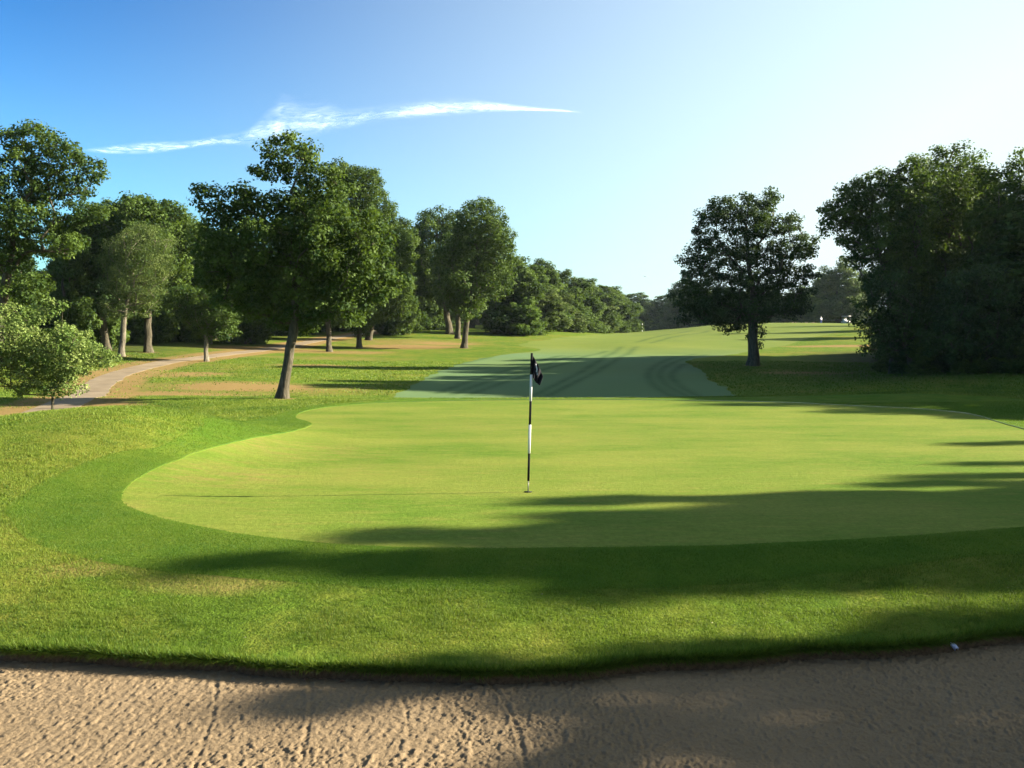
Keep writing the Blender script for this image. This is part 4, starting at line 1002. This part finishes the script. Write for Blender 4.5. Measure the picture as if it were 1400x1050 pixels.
# ------------------------------------------------------------------ litter in the sand, bird, cloud
def sand_at(px, py):
    d = ray(px, py); d = d / d[1]
    for t in np.arange(5.5, 11, .01):
        p = d * t; f = float(sdf(np.array([p[0]]), np.array([p[1]]), bunker_poly)[0]); g_ = float(sand_z(np.array([p[0]]), np.array([p[1]]), np.array([f]))[0])
        if p[2] + CAMZ <= g_: return p[0], t, g_
    return p[0], t, g_
M_WRAP = simple('blue_paper', (.40, .46, .72), .6, .3, .45, 25)
x, y, z = sand_at(1304, 893); k = y / F * 1.15
pts = [(-9, 16), (-6, 12), (-3, 7), (1, 2), (5, 3), (8, 1), (6, 5), (3, 9), (-1, 13), (-4, 15.5)]
V = [((a) * k, .03 * math.sin(i * 1.7) + .02, (b) * k * 1.0 + .004) for i, (a, b) in enumerate(pts)] + [(-.5 * k, -.02, 7 * k)]
Fc = [(10, i, (i + 1) % 10) for i in range(10)]
o = mesh_np('paper_scrap', np.array(V), [i for f in Fc for i in f], [3] * 10, M_WRAP); o.location = (x, y, z); s = o.modifiers.new('t', 'SOLIDIFY'); s.thickness = .0015
tag(o, 'crumpled blue and white scrap of paper at the bunker edge', 'litter')
M_LEAFD = simple('dead_leaf', (.20, .115, .08), .8, .1, .3, 60)
def dead_leaf(px, py, s, label, onsand=True, mat=None):
    if onsand: x, y, z = sand_at(px, py); z += .012
    else: x, y, z = ground(px, py); z += .03
    V = []; 
    for i in range(10):
        a = 2 * math.pi * i / 10; r_ = s * (1 if i % 2 == 0 else .62) * rng.uniform(.8, 1.1); V.append((math.cos(a) * r_ * 1.4, math.sin(a) * r_, .25 * s * math.sin(a * 2) + rng.uniform(0, .2) * s))
    V.append((0, 0, 0)); Fc = [(10, i, (i + 1) % 10) for i in range(10)]
    o = mesh_np('dead_leaf', np.array(V), [i for f in Fc for i in f], [3] * 10, mat or M_LEAFD); o.location = (x, y, z); o.rotation_euler = (R(12), R(-10), rng.uniform(0, 6))
    m_ = o.modifiers.new('t', 'SOLIDIFY'); m_.thickness = .002
    tag(o, label, 'leaf', 'dry leaves lying about'); return o
dead_leaf(418, 931, .022, 'pale pinkish dry leaf in the sand under the lip, left one of the pair')
dead_leaf(438, 930, .018, 'pinkish dry leaf in the sand under the lip, right one of the pair')
dead_leaf(468, 933, .024, 'rusty brown leaf in the shaded sand under the lip')
dead_leaf(1347, 889, .016, 'tiny pale leaf in the sand right of the paper scrap')
M_PALE = simple('pale_leaf', (.22, .20, .15), .8, .1, .1)
for (px, py, lb) in ((335, 876, 'tiny pale leaf on the grass above the left bunker edge'), (973, 856, 'tiny pale leaf on the sunny grass strip at the right'), (741, 817, 'tiny pale leaf in the shaded rough below the green'),
                     (138, 769, 'pale leaf on the rough left of the collar'), (1260, 735, 'dark leaf on the shaded collar at the right'), (395, 858, 'pinkish leaf on the grass below the shadow tip')):
    dead_leaf(px, py, .009, lb, False, M_PALE if 'pale' in lb else M_LEAFD)
# bird
bx_, by_, bz_ = at(882, 378, 110); M_BIRD = simple('bird_grey', (.30, .28, .27), .8)
Vb = []; sec = [(-.42, 0, 1), (-.3, .05, .9), (-.15, .09, .7), (0, .06, .35), (.15, .09, .7), (.3, .05, .9), (.42, 0, 1)]
mb = MB(); mb.tube([(0, -.16, .0), (0, -.12, .01), (0, -.05, 0), (0, .06, 0), (0, .16, 0), (0, .24, .0)], [.008, .024, .036, .036, .018, .03], 8)
for s_ in (-1, 1):
    b = len(mb.v)
    for (xx, zz, yy, cw) in ((.02, .01, 0, .09), (.18, .07, -.03, .075), (.34, .07, .03, .045), (.48, .03, .10, .012)):
        for dz in (.006, -.006): mb.v.append(Vector((s_ * xx, yy - cw * .5, zz + dz))); mb.v.append(Vector((s_ * xx, yy + cw * .5, zz + dz)))
    for i in range(3):
        a = b + i * 4; mb.f += [(a, a + 1, a + 5, a + 4), (a + 2, a + 6, a + 7, a + 3), (a, a + 4, a + 6, a + 2), (a + 1, a + 3, a + 7, a + 5)]
o = mb.build('bird', M_BIRD); o.location = (bx_, by_, bz_); o.rotation_euler = (R(10), R(12), R(15)); tag(o, 'small grey bird gliding above the far trees', 'bird')

# thin wisp of cirrus, 6 km off
m, n, out = new_mat('cloud_wisp')
uvw = N(n, 'ShaderNodeTexCoord').outputs['Object']
e_ = attr(n, 'edge')
f1 = noise(n, .008, 6, .6, stretch(n, uvw, (.4, 0, 1.5)), .3); f2 = noise(n, .035, 5, .65, stretch(n, uvw, (.22, 0, 1.0)), 1.2)
al = math_(n, 'MULTIPLY', e_, math_(n, 'MULTIPLY', ramp(n, f1, [(.34, (.25, .25, .25)), (.62, (1, 1, 1))]), ramp(n, f2, [(.36, (.18, .18, .18)), (.66, (1, 1, 1))])))
al = math_(n, 'MINIMUM', math_(n, 'MULTIPLY', math_(n, 'POWER', al, 1.15), .62), .5)
df = N(n, 'ShaderNodeBsdfDiffuse'); df.inputs['Color'].default_value = (.95, .95, .95, 1)
tl_ = N(n, 'ShaderNodeBsdfTranslucent'); tl_.inputs['Color'].default_value = (.95, .95, .95, 1)
ad = N(n, 'ShaderNodeAddShader'); L(n, df.outputs[0], ad.inputs[0]); L(n, tl_.outputs[0], ad.inputs[1])
tp = N(n, 'ShaderNodeBsdfTransparent'); s = N(n, 'ShaderNodeMixShader'); L(n, al, s.inputs[0]); L(n, tp.outputs[0], s.inputs[1]); L(n, ad.outputs[0], s.inputs[2]); L(n, s.outputs[0], out.inputs['Surface'])
M_CLOUD = m
DC = 6000.0
spine = smooth_open([(112, 205, 3), (150, 203, 7), (200, 199, 9), (240, 195, 7), (290, 187, 8), (330, 184, 12), (368, 176, 30), (385, 171, 34), (420, 168, 22), (450, 166, 20), (480, 168, 14), (520, 162, 12), (570, 157, 12), (625, 153, 12), (670, 151, 8), (720, 151, 5), (770, 151, 4), (806, 152, 2)], 8)
V = []; E_ = []; Fc = []; nv = 15
o0 = np.array(at(450, 170, DC))
for i, (px, py, hw) in enumerate(spine):
    for j in range(nv):
        v = j / (nv - 1) * 2 - 1
        p = np.array(at(px, py + v * hw * (1.25 if v > 0 else 1.6), DC)) - o0; p[1] += 120 * math.sin(i * .05) - v * 60
        V.append(p); fall = max(0, 1 - abs(v) ** 1.2) ** 1.5
        E_.append(fall * min(1, i / 8, (len(spine) - 1 - i) / 14) * min(1, 13 / max(hw, 7)) * 1.3)
for i in range(len(spine) - 1):
    for j in range(nv - 1): a = i * nv + j; Fc.append((a, a + nv, a + nv + 1, a + 1))
o = mesh_np('cloud', np.array(V), [i for f in Fc for i in f], [4] * len(Fc), M_CLOUD, True, {'edge': E_}); o.location = o0
o.visible_shadow = True
tag(o, 'long thin white wisp of cloud across the blue sky', 'cloud')
# the morning air: far trees pale a little
mh_, nh, oh = new_mat('haze_air'); pv = N(nh, 'ShaderNodeVolumePrincipled'); pv.inputs['Color'].default_value = (.70, .84, 1.0, 1); pv.inputs['Density'].default_value = .00006; pv.inputs['Anisotropy'].default_value = .2
L(nh, pv.outputs[0], oh.inputs['Volume'])
mb = MB(); mb.box((0, 700, 9.0), (1500, 1200, 15.0)); tag(mb.build('haze', mh_), kind='stuff')
for c in CENSUS: print(c)
print('leaf quads', sum(c[1] for c in CENSUS))
